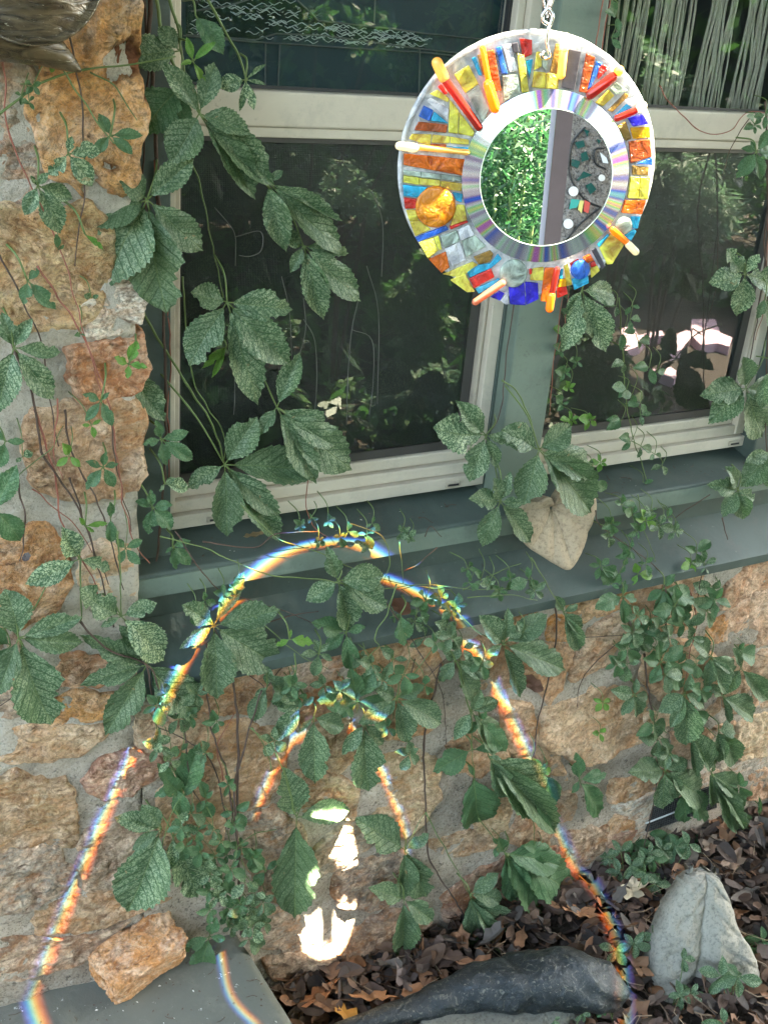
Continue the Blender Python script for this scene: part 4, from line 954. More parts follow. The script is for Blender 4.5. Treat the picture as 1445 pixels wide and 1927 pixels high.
def small(vine, cx, cy, s, Y, n=5, ang=None, key='P', spread=None):
    """small palmate leaf: n leaflets of s pixels"""
    ang = LR.uniform(0, 360) if ang is None else ang; tips = []
    sp = spread or (300 if n >= 5 else 220)
    for i in range(n):
        a = radians(ang + (i - (n - 1) / 2) * sp / max(1, n - 1)); f = s * (1 - .35 * abs(i - (n - 1) / 2) / ((n - 1) / 2 + .01)) * LR.uniform(.85, 1.12)
        tips.append((cx + sin(a) * f, cy - cos(a) * f, LR.uniform(.42, .62)))
    compound(vine, cx, cy, Y, tips, key)
def stems(vine, lst):
    for pts, Y, r, mt in lst:
        P = []
        for i, q in enumerate(pts):
            yy = q[2] if len(q) > 2 else Y; P.append(onY(q[0], q[1], yy))
        s = spline(P, 7); n = len(s); s = [p + V((noise.noise(p * 40), noise.noise(p * 40 + V((5, 0, 0))), 0)) * .003 for p in s]
        b = MB(); b.tube(s, [r * (1 - .45 * i / n) * (1.25 if i % 14 == 0 else 1) for i in range(n)], 6); b.build('stem', mt, vine, True)

GROUP = 'strands of creeper on the wall and windows'
def vine(px, py, Y, label): return empty('creeper_vine', onY(px, py, Y), label, 'vine', GROUP)
# 1: the large leaves hanging over the left window
v = vine(300, 60, .02, 'creeper strand with the largest variegated leaves hanging over the left window')
stems(v, [([(285,-40),(300,40),(322,110),(345,160),(375,213)], .03, .0022, GREENST), ([(300,-40),(330,30),(338,90),(350,160)], .035, .002, GREENST), ([(375,-30),(420,50),(452,110),(462,150)], .03, .0016, GREENST),
          ([(280,-60),(283,60),(290,200),(296,330),(304,460),(308,600),(312,740),(310,900),(300,1000),(292,1100)], .045, .0026, BARK), ([(268,-30),(280,100),(275,230),(268,330),(280,420),(300,520)], .05, .0014, BARK),
          ([(290,300),(300,420),(315,560),(322,680),(316,800),(318,900)], .052, .0012, REDST), ([(345,250),(360,300),(378,360),(404,480),(420,560)], .06, .0011, GREENST),
          ([(266,580),(300,640),(350,720),(400,800),(423,874)], .045, .0018, GREENST), ([(345,520),(350,620),(360,700),(385,760),(420,815),(421,870)], .06, .0011, GREENST)])
compound(v,375,213,.0,[(312,120,.42),(402,118,.5),(322,305,.75),(476,247,.5),(482,372,.34),(512,346,.38),(335,150,.4,.01)],'L',(345,150))
compound(v,338,95,.02,[(246,108,.75),(300,50,.7)],'L',(330,40)); compound(v,340,160,.03,[(270,250,.8),(330,262,.6)],'P',(330,60))
compound(v,277,375,-.005,[(160,420,.72),(225,330,.8),(196,538,.72),(313,585,.55),(386,470,.5),(362,300,.5)],'L',(295,300))
compound(v,503,341,.005,[(540,474,.42),(655,474,.32),(640,414,.20),(532,320,.5),(470,300,.4)],'L',(400,260))
compound(v,571,462,.01,[(612,604,.36),(684,564,.38),(660,474,.36),(547,512,.5),(524,440,.6)],'L',(500,345))
compound(v,427,568,.015,[(360,550,.75),(553,580,.5),(358,685,.56),(492,762,.34),(552,690,.42)],'L',(404,480))
compound(v,521,766,.02,[(563,665,.42),(669,886,.42),(596,908,.40),(484,820,.45),(640,830,.45)],'L',(440,640))
compound(v,423,874,.02,[(483,786,.6),(598,884,.42),(355,917,.5),(427,1006,.46),(523,968,.34),(536,1022,.30)],'L',(300,700))
compound(v,363,114,.0,[(405,78,.3),(386,166,.3),(352,70,.4),(340,120,.3)],'Y',(330,70))
compound(v,462,149,.01,[(412,158,.7),(500,158,.25),(478,205,.4),(500,120,.2),(452,208,.25)],'W',(452,100)); compound(v,368,28,.02,[(394,72,.7),(420,100,.6)],'P',(345,0))
compound(v,427,650,.05,[(380,692,.3),(400,712,.2)],'Y',(400,640))
for q in [(232,690,.02,[(308,790,.42)],'L')]: compound(v,*q)
# 2: small bright growth in front of the left stone pier
v = vine(100, 200, -.02, 'thin strand with small bright green leaves over the stone pier at the left edge')
stems(v, [([(30,-10),(70,60),(115,125),(150,180),(185,230),(215,270)], -.045, .0012, GREENST), ([(0,60),(8,150),(20,260),(60,350),(100,440),(130,520),(150,600),(180,700),(195,760)], -.03, .0010, REDST),
          ([(0,215),(80,155),(160,130),(250,120),(330,105)], -.03, .0015, GREENST), ([(130,60),(145,130),(155,220),(160,290),(160,360),(150,430),(140,500)], -.025, .0011, BARK), ([(170,135),(215,160),(240,200),(256,225)], -.03, .0009, GREENST),
          ([(0,480),(40,560),(80,650),(90,740),(110,840)], -.025, .0011, BARK), ([(70,500),(110,560),(150,620),(185,700),(210,780),(225,900),(245,1000),(280,1060)], -.025, .0012, REDST)])
compound(v,128,289,-.035,[(92,328,.6),(175,348,.62),(189,284,.6),(135,256,.5)],'W'); compound(v,71,349,-.03,[(46,402,.55),(114,438,.55),(138,374,.5),(90,325,.5),(58,330,.4)],'W')
compound(v,208,254,-.035,[(186,213,.6),(268,252,.42),(250,286,.5),(174,287,.5)],'P'); compound(v,100,45,-.045,[(88,72,.4),(122,75,.5),(128,42,.5),(95,28,.3)],'P')
small(v,35,8,26,-.05,4,None,'P'); small(v,102,118,20,-.045,3,200,'Y'); small(v,62,160,22,-.04,4,180,'P'); small(v,40,178,22,-.04,3,180,'P'); small(v,55,190,20,-.04,3,150,'P')
compound(v,110,470,-.03,[(105,440,.4),(120,460,.3)],'P'); compound(v,160,440,-.03,[(195,470,.3),(175,455,.3)],'Y')
compound(v,52,528,-.03,[(45,572,.6),(106,582,.42),(74,503,.5)],'P'); small(v,172,560,24,-.03,2,180,'L'); small(v,150,628,16,-.03,2,0,'P')
# 3: the leaves on the pier lower down
v = vine(60, 800, -.02, 'creeper strand with bare red stems on the stone pier beside the left window')
stems(v, [([(20,640),(60,740),(80,850),(130,930),(165,1000),(190,1090),(215,1180)], -.022, .0016, BARK), ([(65,770),(90,850),(108,920),(118,990),(160,1060),(200,1160)], -.02, .0014, REDST), ([(110,750),(104,810),(100,850),(118,900)], -.03, .0010, REDST),
          ([(122,770),(130,830),(160,900),(190,960),(220,1060),(232,1110)], -.02, .0013, BARK), ([(210,780),(216,860),(230,920),(248,1000)], -.02, .0011, BARK), ([(30,880),(45,960),(46,1020),(38,1055)], -.035, .0012, BARK),
          ([(0,950),(30,900),(90,850),(120,800)], -.03, .0008, GREENST), ([(150,1050),(152,1150),(150,1170)], -.035, .0012, GREENST), ([(222,1000),(228,1080),(228,1160)], -.035, .0012, GREENST), ([(60,1150),(90,1100),(140,1030)], -.03, .0010, GREENST),
          ([(130,900),(150,960),(175,1030),(205,1100)], -.02, .0012, BARK), ([(60,920),(110,960),(150,1000),(175,1040)], -.02, .0009, REDST)])
compound(v,26,654,-.035,[(113,662,.40),(106,750,.46),(-5,780,.5),(5,590,.6),(60,600,.45)],'L'); small(v,10,830,60,-.04,3,200,'P'); compound(v,-10,960,-.04,[(40,1020,.6),(30,880,.5)],'P')
compound(v,190,754,-.035,[(158,742,.45),(206,738,.42),(212,801,.48),(160,792,.4)],'P'); compound(v,194,879,-.035,[(161,868,.42),(162,921,.48),(216,918,.48),(223,872,.45),(200,850,.4)],'P')
compound(v,130,858,-.035,[(119,835,.5),(106,877,.5),(152,878,.5)],'Y'); compound(v,242,685,-.03,[(216,672,.5),(258,642,.5),(278,692,.45),(240,712,.5)],'Y'); compound(v,172,800,-.03,[(155,800,.5),(178,824,.5),(190,790,.4)],'Y')
compound(v,303,827,.0,[(294,792,.45),(355,812,.42),(366,864,.42),(314,876,.5),(270,836,.5)],'P'); compound(v,42,860,-.035,[(62,850,.8),(30,870,.6)],'W')
compound(v,287,955,-.005,[(256,942,.5),(280,1006,.6),(324,997,.6),(324,950,.6),(284,922,.5)],'P'); compound(v,325,1028,-.01,[(358,1018,.5),(360,1064,.5),(332,1072,.4),(312,1040,.4)],'P')
compound(v,160,990,-.03,[(202,985,.3),(178,1002,.3),(150,975,.4)],'Y'); compound(v,208,975,-.03,[(207,945,.4),(212,1022,.5)],'P'); compound(v,236,1032,-.03,[(268,1016,.5),(264,1062,.5),(225,1060,.5),(218,1015,.5)],'P'); compound(v,310,910,.0,[(330,900,.6),(356,920,.6),(300,925,.5)],'W')
compound(v,149,1052,-.04,[(120,995,.62),(50,1098,.46),(208,1072,.45)],'W')
# 4: big leaves low on the left
v = vine(60, 1200, -.03, 'creeper strand with broad leaves over the wall at the lower left edge')
stems(v, [([(0,1150),(35,1201),(60,1260)], -.04, .0012, GREENST), ([(150,1170),(200,1220),(277,1251),(300,1300)], -.035, .0016, BARK), ([(80,1290),(40,1300),(0,1330)], -.02, .001, BARK), ([(277,1251),(290,1330),(300,1400)], -.03, .0012, BARK), ([(310,1420),(330,1500),(340,1560)], -.03, .001, GREENST)])
compound(v,35,1201,-.05,[(10,1112,.75),(160,1208,.42),(152,1162,.38),(98,1362,.55),(-5,1310,.45)],'L'); compound(v,228,1160,-.030,[(294,1135,.55),(155,1110,.6),(190,1180,.4),(315,1246,.5)],'W')
compound(v,277,1251,-.026,[(199,1384,.42),(380,1354,.5),(156,1286,.4),(230,1180,.32),(160,1200,.36),(345,1300,.5)],'L'); compound(v,20,1215,-.03,[(-30,1180,.5),(-20,1260,.5)],'P')
# 5: the strand crossing the green sill
v = vine(640, 1090, -.04, 'creeper strand trailing across the green sill below the left window')
stems(v, [([(300,1010),(380,1030),(500,1080),(600,1090),(700,1110),(800,1100),(900,1110),(980,1105)], -.03, .0010, GREENST), ([(450,950),(520,1010),(600,1040),(690,1080),(760,1100),(850,1110)], -.01, .0009, GREENST),
          ([(580,900),(575,960),(600,1000),(640,1020)], .04, .0008, REDST), ([(660,985),(720,1010),(735,1060),(720,1100)], -.03, .0009, GREENST), ([(330,1000),(400,1100),(470,1130),(560,1160),(620,1190)], -.02, .0010, BARK),
          ([(380,1020),(480,1030),(520,1005),(600,1000)], -.01, .0012, BARK), ([(480,1180),(540,1160),(600,1150)], -.02, .0010, BARK), ([(480,1160),(560,1230),(620,1260)], -.03, .0008, GREENST), ([(745,1100),(730,1150),(705,1200),(712,1216),(690,1240)], -.05, .0011, GREENST),
          ([(700,1100),(760,1180),(790,1230),(830,1300),(840,1400)], -.03, .0010, BARK), ([(750,1020),(755,1060),(760,1100)], -.02, .0008, GREENST), ([(800,1010),(810,990),(830,1010)], .0, .0008, BARK), ([(820,1030),(790,1060),(760,1075)], -.01, .0010, BARK),
          ([(870,1110),(940,1075),(980,1060)], -.01, .0009, GREENST), ([(880,1125),(960,1120),(1010,1130)], -.03, .0009, GREENST)])
compound(v,636,1093,-.030,[(617,1033,.5),(577,1130,.62),(659,1186,.56),(727,1080,.56),(726,1142,.55)],'L')
compound(v,402,1178,-.022,[(524,1148,.46),(524,1252,.55),(408,1312,.5),(458,1078,.30,.02),(345,1140,.5),(340,1220,.4)],'L')
compound(v,651,1190,-.030,[(667,1266,.42),(606,1222,.5),(592,1172,.5),(688,1180,.5)],'P'); compound(v,754,1155,-.05,[(762,1216,.6)],'P'); compound(v,545,1203,-.05,[(520,1215,.5),(590,1212,.5),(548,1185,.4)],'Y')
for q in [(565,990,18),(618,980,18),(655,1000,26),(690,1005,30),(700,985,22),(585,975,14),(640,1010,20),(755,1002,24),(768,1010,22),(740,1160,14),(880,1070,20),(882,1096,22),(905,1090,30),(920,1100,18),(800,1130,30),(790,1150,32),(830,1125,28),(850,1150,26),(860,1140,22),(940,1115,22),(960,1090,24),(995,1090,34),(1005,1112,26),(690,1030,20),(600,1020,16),(385,1130,26),(370,1150,30),(420,1120,24),(440,1105,20)]:
    small(v, q[0], q[1], q[2], -.025 if q[1] > 1050 else .0, LR.choice((3, 4, 5)), None, LR.choice('PPPPL'))
# 6: mullion strand
v = vine(960, 700, .03, 'creeper strand hanging down the green mullion above the heart shaped stone')
stems(v, [([(1040,-20),(1010,200),(975,500),(955,650),(945,760),(930,800),(914,819)], .05, .0012, BARK), ([(945,715),(975,740),(1000,800),(1014,846)], .03, .0014, GREENST), ([(914,819),(930,870),(941,944)], .01, .0012, GREENST), ([(1135,-10),(1115,120),(1080,400),(1060,540),(1040,700),(1035,780)], .05, .0010, REDST), ([(1150,-10),(1128,120),(1100,300),(1070,560),(1050,660)], .048, .0009, REDST)])
compound(v,1014,846,-.02,[(946,810,.60),(1078,798,.65),(985,948,.62),(1115,964,.46),(1128,896,.42),(926,822,.35)],'L',(950,725))
compound(v,914,819,.0,[(820,805,.70),(862,755,.5),(884,905,.60),(935,880,.4),(948,830,.4)],'W',(930,780)); compound(v,941,944,-.015,[(884,938,.55),(909,1030,.5),(986,946,.45),(930,900,.6),(960,890,.5),(1000,1020,.4)],'L',(925,850))
for q in [(1062,625,20),(1055,660,18),(1062,700,20),(1070,730,18),(1058,760,20),(1080,640,16),(1075,790,22),(1110,790,24),(1085,680,16),(1070,590,18),(1060,545,20),(1105,880,26),(1130,870,22),(1120,905,24)]:
    small(v, q[0], q[1], q[2], .055 if q[1] < 830 else .0, LR.choice((3, 4, 5)), None, LR.choice('PPY'))
compound(v,1095,545,.03,[(1140,660,.45),(1060,660,.4),(1165,560,.5),(1120,640,.4),(1065,590,.5)],'W'); compound(v,1160,30,.04,[(1140,20,.5),(1165,60,.5),(1150,0,.5)],'P'); compound(v,1150,70,.04,[(1168,60,.5),(1168,90,.5)],'P')
# 7: strand down the right window and over the sill
v = vine(1180, 640, .03, 'thin creeper strand hanging down the glass of the right window')
stems(v, [([(1165,560),(1170,640),(1176,740),(1190,820),(1210,880),(1228,960),(1250,1010),(1280,1040)], .05, .0011, GREENST), ([(1190,830),(1240,860),(1245,880)], .03, .0008, GREENST), ([(1240,160),(1260,190),(1310,240),(1345,252),(1380,240),(1410,210),(1460,215)], .06, .0010, REDST), ([(1420,210),(1380,270),(1360,330)], .06, .0009, BARK),
          ([(1120,960),(1130,990),(1200,1040),(1260,1090),(1290,1110)], -.02, .0010, BARK), ([(1335,930),(1270,975)], .0, .0010, BARK), ([(1360,975),(1368,1015)], .0, .0014, BARK), ([(1200,930),(1210,990),(1235,1060),(1240,1100)], .0, .0008, GREENST), ([(1440,190),(1445,420),(1430,560),(1405,720)], .05, .0018, BARK), ([(1445,400),(1440,560),(1420,640)], .05, .0010, REDST)])
for q in [(1172,625,30),(1185,600,26),(1200,640,30),(1222,690,36),(1175,680,28),(1180,730,34),(1205,758,30),(1190,740,24),(1170,790,34),(1188,830,26),(1205,840,28),(1232,855,16),(1245,875,24),(1210,910,24),(1160,575,30),(1205,780,26),(1235,700,22),(1188,575,20)]:
    compound(v, q[0], q[1], .045, [(q[0] + LR.uniform(-.8, .8) * q[2], q[1] + q[2] * LR.uniform(.5, 1.1), .5), (q[0] + LR.choice((-1, 1)) * q[2] * .8, q[1] + LR.uniform(-.3, .5) * q[2], .5)], LR.choice('PPPL'))
for q in [(1170,950,26),(1190,970,24),(1215,980,30),(1240,990,30),(1200,1000,24),(1150,985,22),(1255,975,24),(1225,960,20),(1270,1000,26),(1145,1010,20),(1185,1035,28),(1130,1065,30),(1165,1080,32),(1200,1080,34),(1150,1100,28),(1215,1060,26),(1310,1040,34),(1325,1060,30),(1340,1110,34),(1180,1050,24),(1300,1060,24)]:
    small(v, q[0], q[1], q[2], -.02, LR.choice((3, 4, 5)), None, LR.choice('PPLPY'))
# 8: right edge strand
v = vine(1430, 500, .03, 'creeper strand with mottled leaves down the right edge of the right window')
stems(v, [([(1470,300),(1440,430),(1445,600),(1440,760),(1445,900)], .03, .0018, BARK)])
compound(v,1423,285,.02,[(1386,333,.55),(1432,338,.5),(1398,278,.45),(1412,264,.4),(1460,290,.6),(1455,240,.5)],'P'); small(v,1420,235,24,.03,5,None,'P'); small(v,1440,215,30,.03,4,None,'P')
compound(v,1402,515,.02,[(1337,530,.62),(1370,470,.60),(1388,594,.68),(1428,478,.6),(1460,545,.6)],'W'); compound(v,1403,730,.02,[(1320,744,.55),(1398,672,.72),(1336,795,.65),(1442,826,.52),(1462,740,.6)],'L',(1440,640))
compound(v,1450,850,.01,[(1396,914,.65),(1402,870,.5),(1450,920,.5),(1470,880,.4)],'L'); compound(v,1389,921,-.005,[(1338,912,.55),(1360,972,.6),(1402,980,.6),(1372,880,.55),(1420,940,.6)],'L'); compound(v,1440,560,.01,[(1460,620,.6),(1425,600,.5)],'L'); compound(v,1450,690,.01,[(1435,770,.5)],'L')
# 9: dense strand in the middle of the low wall
v = vine(440, 1500, -.03, 'dense creeper strand with woody stems climbing the wall right of the loose orange stone')
stems(v, [([(455,1760),(450,1650),(445,1560),(448,1450),(446,1350),(440,1290),(430,1240)], -.025, .0026, BARK), ([(450,1620),(440,1500),(455,1420),(480,1340),(490,1300)], -.03, .0020, BARK), ([(440,1560),(425,1450),(400,1380),(390,1300),(388,1210)], -.025, .0016, BARK),
          ([(430,1560),(400,1440),(345,1390),(300,1370)], -.02, .0012, BARK), ([(476,1370),(500,1410),(512,1450)], -.035, .0010, GREENST), ([(345,1340),(355,1440),(365,1490),(385,1520)], -.025, .0012, BARK), ([(420,1470),(410,1400),(440,1345)], -.025, .001, REDST),
          ([(300,1620),(320,1540),(350,1490)], -.04, .0009, GREENST), ([(440,1600),(480,1570),(520,1562)], -.035, .0009, GREENST), ([(470,1340),(520,1270),(560,1230)], -.02, .0010, BARK), ([(400,1180),(440,1250),(500,1300),(480,1360)], -.02, .0010, BARK)])
compound(v,503,1293,-.028,[(503,1255,.5),(473,1360,.5),(480,1310,.5)],'L'); compound(v,567,1330,-.03,[(505,1272,.38),(518,1392,.5),(545,1350,.4),(590,1312,.5),(510,1320,.5)],'L'); compound(v,590,1350,-.035,[(593,1475,.42),(646,1370,.55),(560,1380,.3)],'L')
compound(v,345,1500,-.028,[(308,1460,.5),(378,1440,.5),(375,1400,.5),(330,1490,.4),(365,1480,.5)],'P'); compound(v,330,1480,-.028,[(290,1500,.45),(350,1540,.5),(300,1440,.4)],'P')
compound(v,304,1560,-.035,[(240,1718,.60),(222,1540,.42),(250,1600,.4),(270,1520,.5)],'L'); compound(v,325,1575,-.035,[(372,1688,.48),(375,1560,.5),(350,1530,.5),(320,1640,.4)],'W')
compound(v,388,1505,-.028,[(375,1470,.5),(400,1490,.5),(398,1540,.5),(370,1530,.5)],'P'); compound(v,440,1527,-.028,[(415,1535,.6),(470,1510,.6),(460,1562,.55)],'P'); compound(v,500,1640,-.028,[(465,1612,.6),(475,1670,.6),(520,1620,.5)],'P')
compound(v,394,1763,-.035,[(345,1791,.5),(372,1845,.55),(425,1768,.5),(406,1730,.55)],'P')
dn = [(300,1405),(320,1430),(345,1410),(298,1385),(350,1350),(370,1300),(300,1330),(320,1300),(335,1350),(420,1580),(400,1560),(430,1610),(380,1600),(400,1640),(440,1640),(430,1680),(410,1690),(450,1700),(470,1700),(425,1720),(440,1740),(470,1750),(480,1680),(420,1650),(395,1680),(460,1660),(370,1560),(350,1590),(350,1640),(480,1620),(405,1610),(455,1590),(425,1480),(355,1530),(340,1560),(370,1640),(500,1700),(450,1725),(385,1420),(410,1360),(440,1720),(490,1735),(470,1770),(400,1720),(435,1555),(515,1395)]
for x, y in dn: small(v, x + LR.uniform(-6, 6), y + LR.uniform(-6, 6), LR.uniform(22, 40), -.03 + LR.uniform(-.02, .005), LR.choice((3, 4, 5)), LR.uniform(120, 240), LR.choice('PPPLLW'))
# 10: centre
v = vine(740, 1330, -.03, 'creeper strand with dark chewed leaves on the low wall under the sill')
stems(v, [([(830,1250),(810,1330),(798,1400),(800,1500),(806,1600),(820,1640),(860,1700),(875,1730)], -.02, .0020, BARK), ([(746,1315),(800,1240),(830,1190)], -.04, .0010, GREENST), ([(720,1200),(740,1260),(770,1300)], -.02, .0010, BARK), ([(885,1340),(860,1250),(820,1190)], -.035, .0013, GREENST), ([(800,1530),(850,1620),(884,1684)], -.035, .0012, GREENST),
          ([(762,1600),(800,1530)], -.035, .0010, GREENST), ([(887,1340),(888,1400),(892,1461)], -.035, .0010, GREENST), ([(905,1355),(860,1230),(830,1200)], -.03, .0011, GREENST), ([(558,1539),(520,1420),(470,1370)], -.05, .0011, GREENST), ([(780,1240),(770,1300),(840,1240)], -.015, .001, BARK), ([(660,1200),(672,1280),(672,1340)], -.03, .0009, GREENST), ([(555,1230),(557,1290)], -.04, .0011, GREENST)])
compound(v,746,1315,-.03,[(702,1292,.40),(832,1362,.42),(768,1396,.42),(676,1362,.42),(800,1290,.5),(715,1350,.5)],'L'); compound(v,685,1362,-.035,[(695,1489,.46),(645,1420,.45),(720,1400,.4)],'L')
compound(v,672,1320,-.03,[(600,1318,.55),(700,1260,.55),(660,1262,.5),(640,1352,.45),(735,1325,.4)],'P'); compound(v,887,1340,-.03,[(855,1394,.5),(948,1412,.46),(938,1318,.5),(905,1300,.5)],'L'); compound(v,857,1243,-.03,[(826,1284,.6),(928,1274,.42),(905,1320,.4),(835,1225,.6)],'L')
compound(v,888,1411,-.03,[(817,1452,.62),(950,1405,.3)],'P'); compound(v,892,1461,-.03,[(912,1560,.62),(880,1440,.4)],'P'); compound(v,905,1355,-.03,[(953,1414,.45),(880,1380,.5),(915,1340,.5)],'P')
compound(v,558,1539,-.022,[(536,1448,.5),(664,1520,.40,.010),(555,1730,.40)],'L'); compound(v,762,1600,-.018,[(670,1542,.50,.022),(806,1570,.5),(804,1688,.42),(760,1690,.45)],'L'); compound(v,760,1693,-.035,[(696,1672,.42),(756,1800,.40),(816,1734,.45)],'L')
compound(v,884,1684,-.035,[(946,1690,.5),(938,1644,.5),(915,1806,.42),(968,1796,.33)],'L')
for x, y in [(700,1250),(720,1280),(680,1240),(760,1270),(800,1200),(840,1180),(820,1210),(850,1200),(780,1170),(610,1290),(640,1300),(650,1330),(730,1370),(770,1420),(800,1290),(740,1240),(870,1220),(550,1290),(560,1310),(535,1300),(600,1230)]:
    small(v, x, y, LR.uniform(24, 44), -.03 + LR.uniform(-.015, .005), LR.choice((3, 4, 5)), LR.uniform(100, 260), LR.choice('PPLL'))
# 11: right of centre
v = vine(980, 1420, -.03, 'creeper strand crossing the low wall along the right leg of the rainbow')
stems(v, [([(1045,1130),(1046,1200),(1035,1270),(1018,1330),(1005,1400),(1000,1440)], -.02, .0018, BARK), ([(947,1212),(900,1190),(860,1150)], -.03, .001, GREENST), ([(919,1423),(900,1380)], -.03, .001, GREENST), ([(1100,1200),(1178,1195)], -.02, .0008, BARK), ([(1178,1196),(1100,1270),(1085,1330)], -.02, .0010, BARK), ([(900,1540),(949,1605)], -.04, .001, GREENST), ([(1000,1480),(1003,1540),(1006,1590)], -.03, .001, GREENST), ([(1000,1050),(1035,1110),(1060,1152)], -.03, .001, GREENST)])
compound(v,947,1212,-.03,[(1030,1157,.50),(1064,1260,.42),(981,1312,.33),(905,1160,.50),(958,1150,.5),(912,1240,.4)],'L'); compound(v,1060,1152,-.028,[(1091,1226,.34),(1098,1190,.4),(1087,1138,.5),(1045,1122,.5)],'L')
compound(v,919,1423,-.035,[(1015,1520,.50),(1050,1570,.20),(945,1430,.4),(960,1500,.4)],'L'); compound(v,1000,1500,-.035,[(1050,1568,.32)],'P'); compound(v,949,1605,-.035,[(979,1706,.34),(1048,1712,.42),(1087,1690,.34),(938,1578,.5),(1010,1690,.4),(1055,1630,.4)],'P')
compound(v,1090,1469,-.028,[(1085,1420,.45),(1142,1456,.44),(1134,1542,.34),(1076,1493,.5)],'P'); compound(v,1000,1425,-.028,[(1016,1455,.5)],'P'); compound(v,1022,1455,-.028,[(1046,1512,.4)],'P'); small(v,1020,1446,24,-.03,4,None,'Y'); small(v,1134,1322,26,-.03,4,180,'Y'); small(v,1128,1380,20,-.03,3,160,'Y')
compound(v,1194,1308,-.028,[(1151,1299,.48),(1170,1346,.50),(1204,1352,.48),(1222,1312,.5),(1198,1278,.48)],'L')
small(v,985,1190,30,-.04,4,None,'L'); small(v,905,1250,34,-.04,4,200,'P'); small(v,1010,1600,36,-.03,3,180,'P'); small(v,940,1590,26,-.03,3,200,'P')
# 12: cascade on the right
v = vine(1260, 1200, -.03, 'dense creeper strand cascading down the low wall below the right window')
stems(v, [([(1212,1230),(1220,1300),(1233,1370),(1237,1430),(1232,1500),(1210,1600)], -.025, .0020, BARK), ([(1250,1100),(1255,1150),(1248,1200),(1245,1240)], -.03, .0015, BARK), ([(1300,1110),(1310,1170),(1296,1240),(1290,1300)], -.03, .0013, REDST), ([(1290,1240),(1330,1280),(1380,1310)], -.03, .0010, GREENST), ([(1330,1370),(1360,1400),(1380,1440)], -.03, .0010, GREENST), ([(1320,1060),(1316,1110),(1300,1170)], -.02, .001, BARK), ([(1380,1220),(1440,1235)], -.02, .0008, BARK)])
compound(v,1172,1122,-.028,[(1121,1146,.50),(1181,1176,.46),(1199,1129,.5),(1176,1092,.5)],'P'); compound(v,1249,1107,-.03,[(1220,1130,.5),(1310,1130,.5),(1300,1170,.5),(1255,1160,.5),(1270,1080,.5),(1232,1160,.4)],'P')
compound(v,1243,1246,-.035,[(1224,1288,.52),(1291,1294,.50),(1287,1216,.5),(1210,1240,.5),(1240,1200,.5)],'P'); compound(v,1338,1235,-.035,[(1300,1200,.5),(1366,1304,.42),(1390,1266,.34),(1310,1240,.5),(1330,1300,.4)],'L')
compound(v,1289,1305,-.04,[(1292,1404,.48),(1240,1340,.65),(1332,1328,.52),(1262,1370,.4),(1300,1270,.5)],'L'); compound(v,1394,1258,-.03,[(1444,1316,.34),(1362,1308,.55),(1380,1220,.3)],'L'); compound(v,1390,1225,-.028,[(1424,1236,.7),(1400,1210,.5)],'P')
compound(v,1360,1310,-.035,[(1428,1352,.42),(1374,1362,.25),(1330,1290,.4)],'L'); compound(v,1338,1455,-.04,[(1348,1524,.40),(1397,1570,.26),(1392,1490,.45),(1306,1380,.32),(1346,1440,.5),(1410,1560,.2)],'L')
compound(v,1300,1385,-.035,[(1312,1460,.26),(1350,1438,.36),(1325,1370,.5)],'L'); compound(v,1251,1450,-.035,[(1185,1454,.52),(1335,1504,.42),(1251,1528,.46),(1245,1402,.5),(1296,1430,.5),(1275,1500,.4)],'L'); compound(v,1286,1486,-.028,[(1291,1554,.5),(1337,1540,.45)],'P')
compound(v,1352,1375,-.03,[(1386,1372,.75),(1357,1440,.4),(1385,1440,.42)],'L'); compound(v,1428,1537,-.03,[(1410,1570,.5),(1435,1590,.6),(1455,1560,.5),(1428,1500,.15)],'P')
for x, y in [(1200,1160),(1220,1180),(1190,1190),(1240,1180),(1210,1210),(1260,1200),(1180,1220),(1230,1220),(1250,1270),(1160,1250),(1180,1250),(1275,1250),(1310,1250),(1270,1140),(1330,1150),(1345,1130),(1240,1390),(1230,1360),(1300,1340),(1320,1300),(1390,1480),(1300,1200),(1285,1170),(1260,1420),(1210,1190)]:
    small(v, x, y, LR.uniform(26, 44), -.03 + LR.uniform(-.02, .005), LR.choice((3, 4, 5)), LR.uniform(100, 260), LR.choice('PPLL'))

# ground seedlings
def ground_plant(px, py, s, label, n=4, key='P'):
    c = onZ(px, py, .06); o = empty('seedling', V((c.x, c.y, 0)), label, 'plant', 'creeper seedlings in the leaf litter')
    b = MB(); tips_ = []
    for i in range(n):
        q = c + V((LR.uniform(-.05, .05), LR.uniform(-.03, .03), LR.uniform(-.03, .03))); b.tube(spline([V((c.x, c.y, 0)), (V((c.x, c.y, 0)) + q) / 2 + V((LR.uniform(-.01, .01), 0, .01)), q], 4), .0009, 5); tips_.append(q)
    st_ = b.build('stem', GREENST, o, True); root = V(o.location)
    for q in tips_:
        a0_ = LR.uniform(0, 6)
        for i in range(LR.choice((3, 4, 5))):
            a = a0_ + i * 1.3; e = q + (right * cos(a) + down * -sin(a)) * s * LR.uniform(.8, 1.2) + V((0, 0, -.004)); put_leaflet(o, root, q, e, .5, key, False, .4)
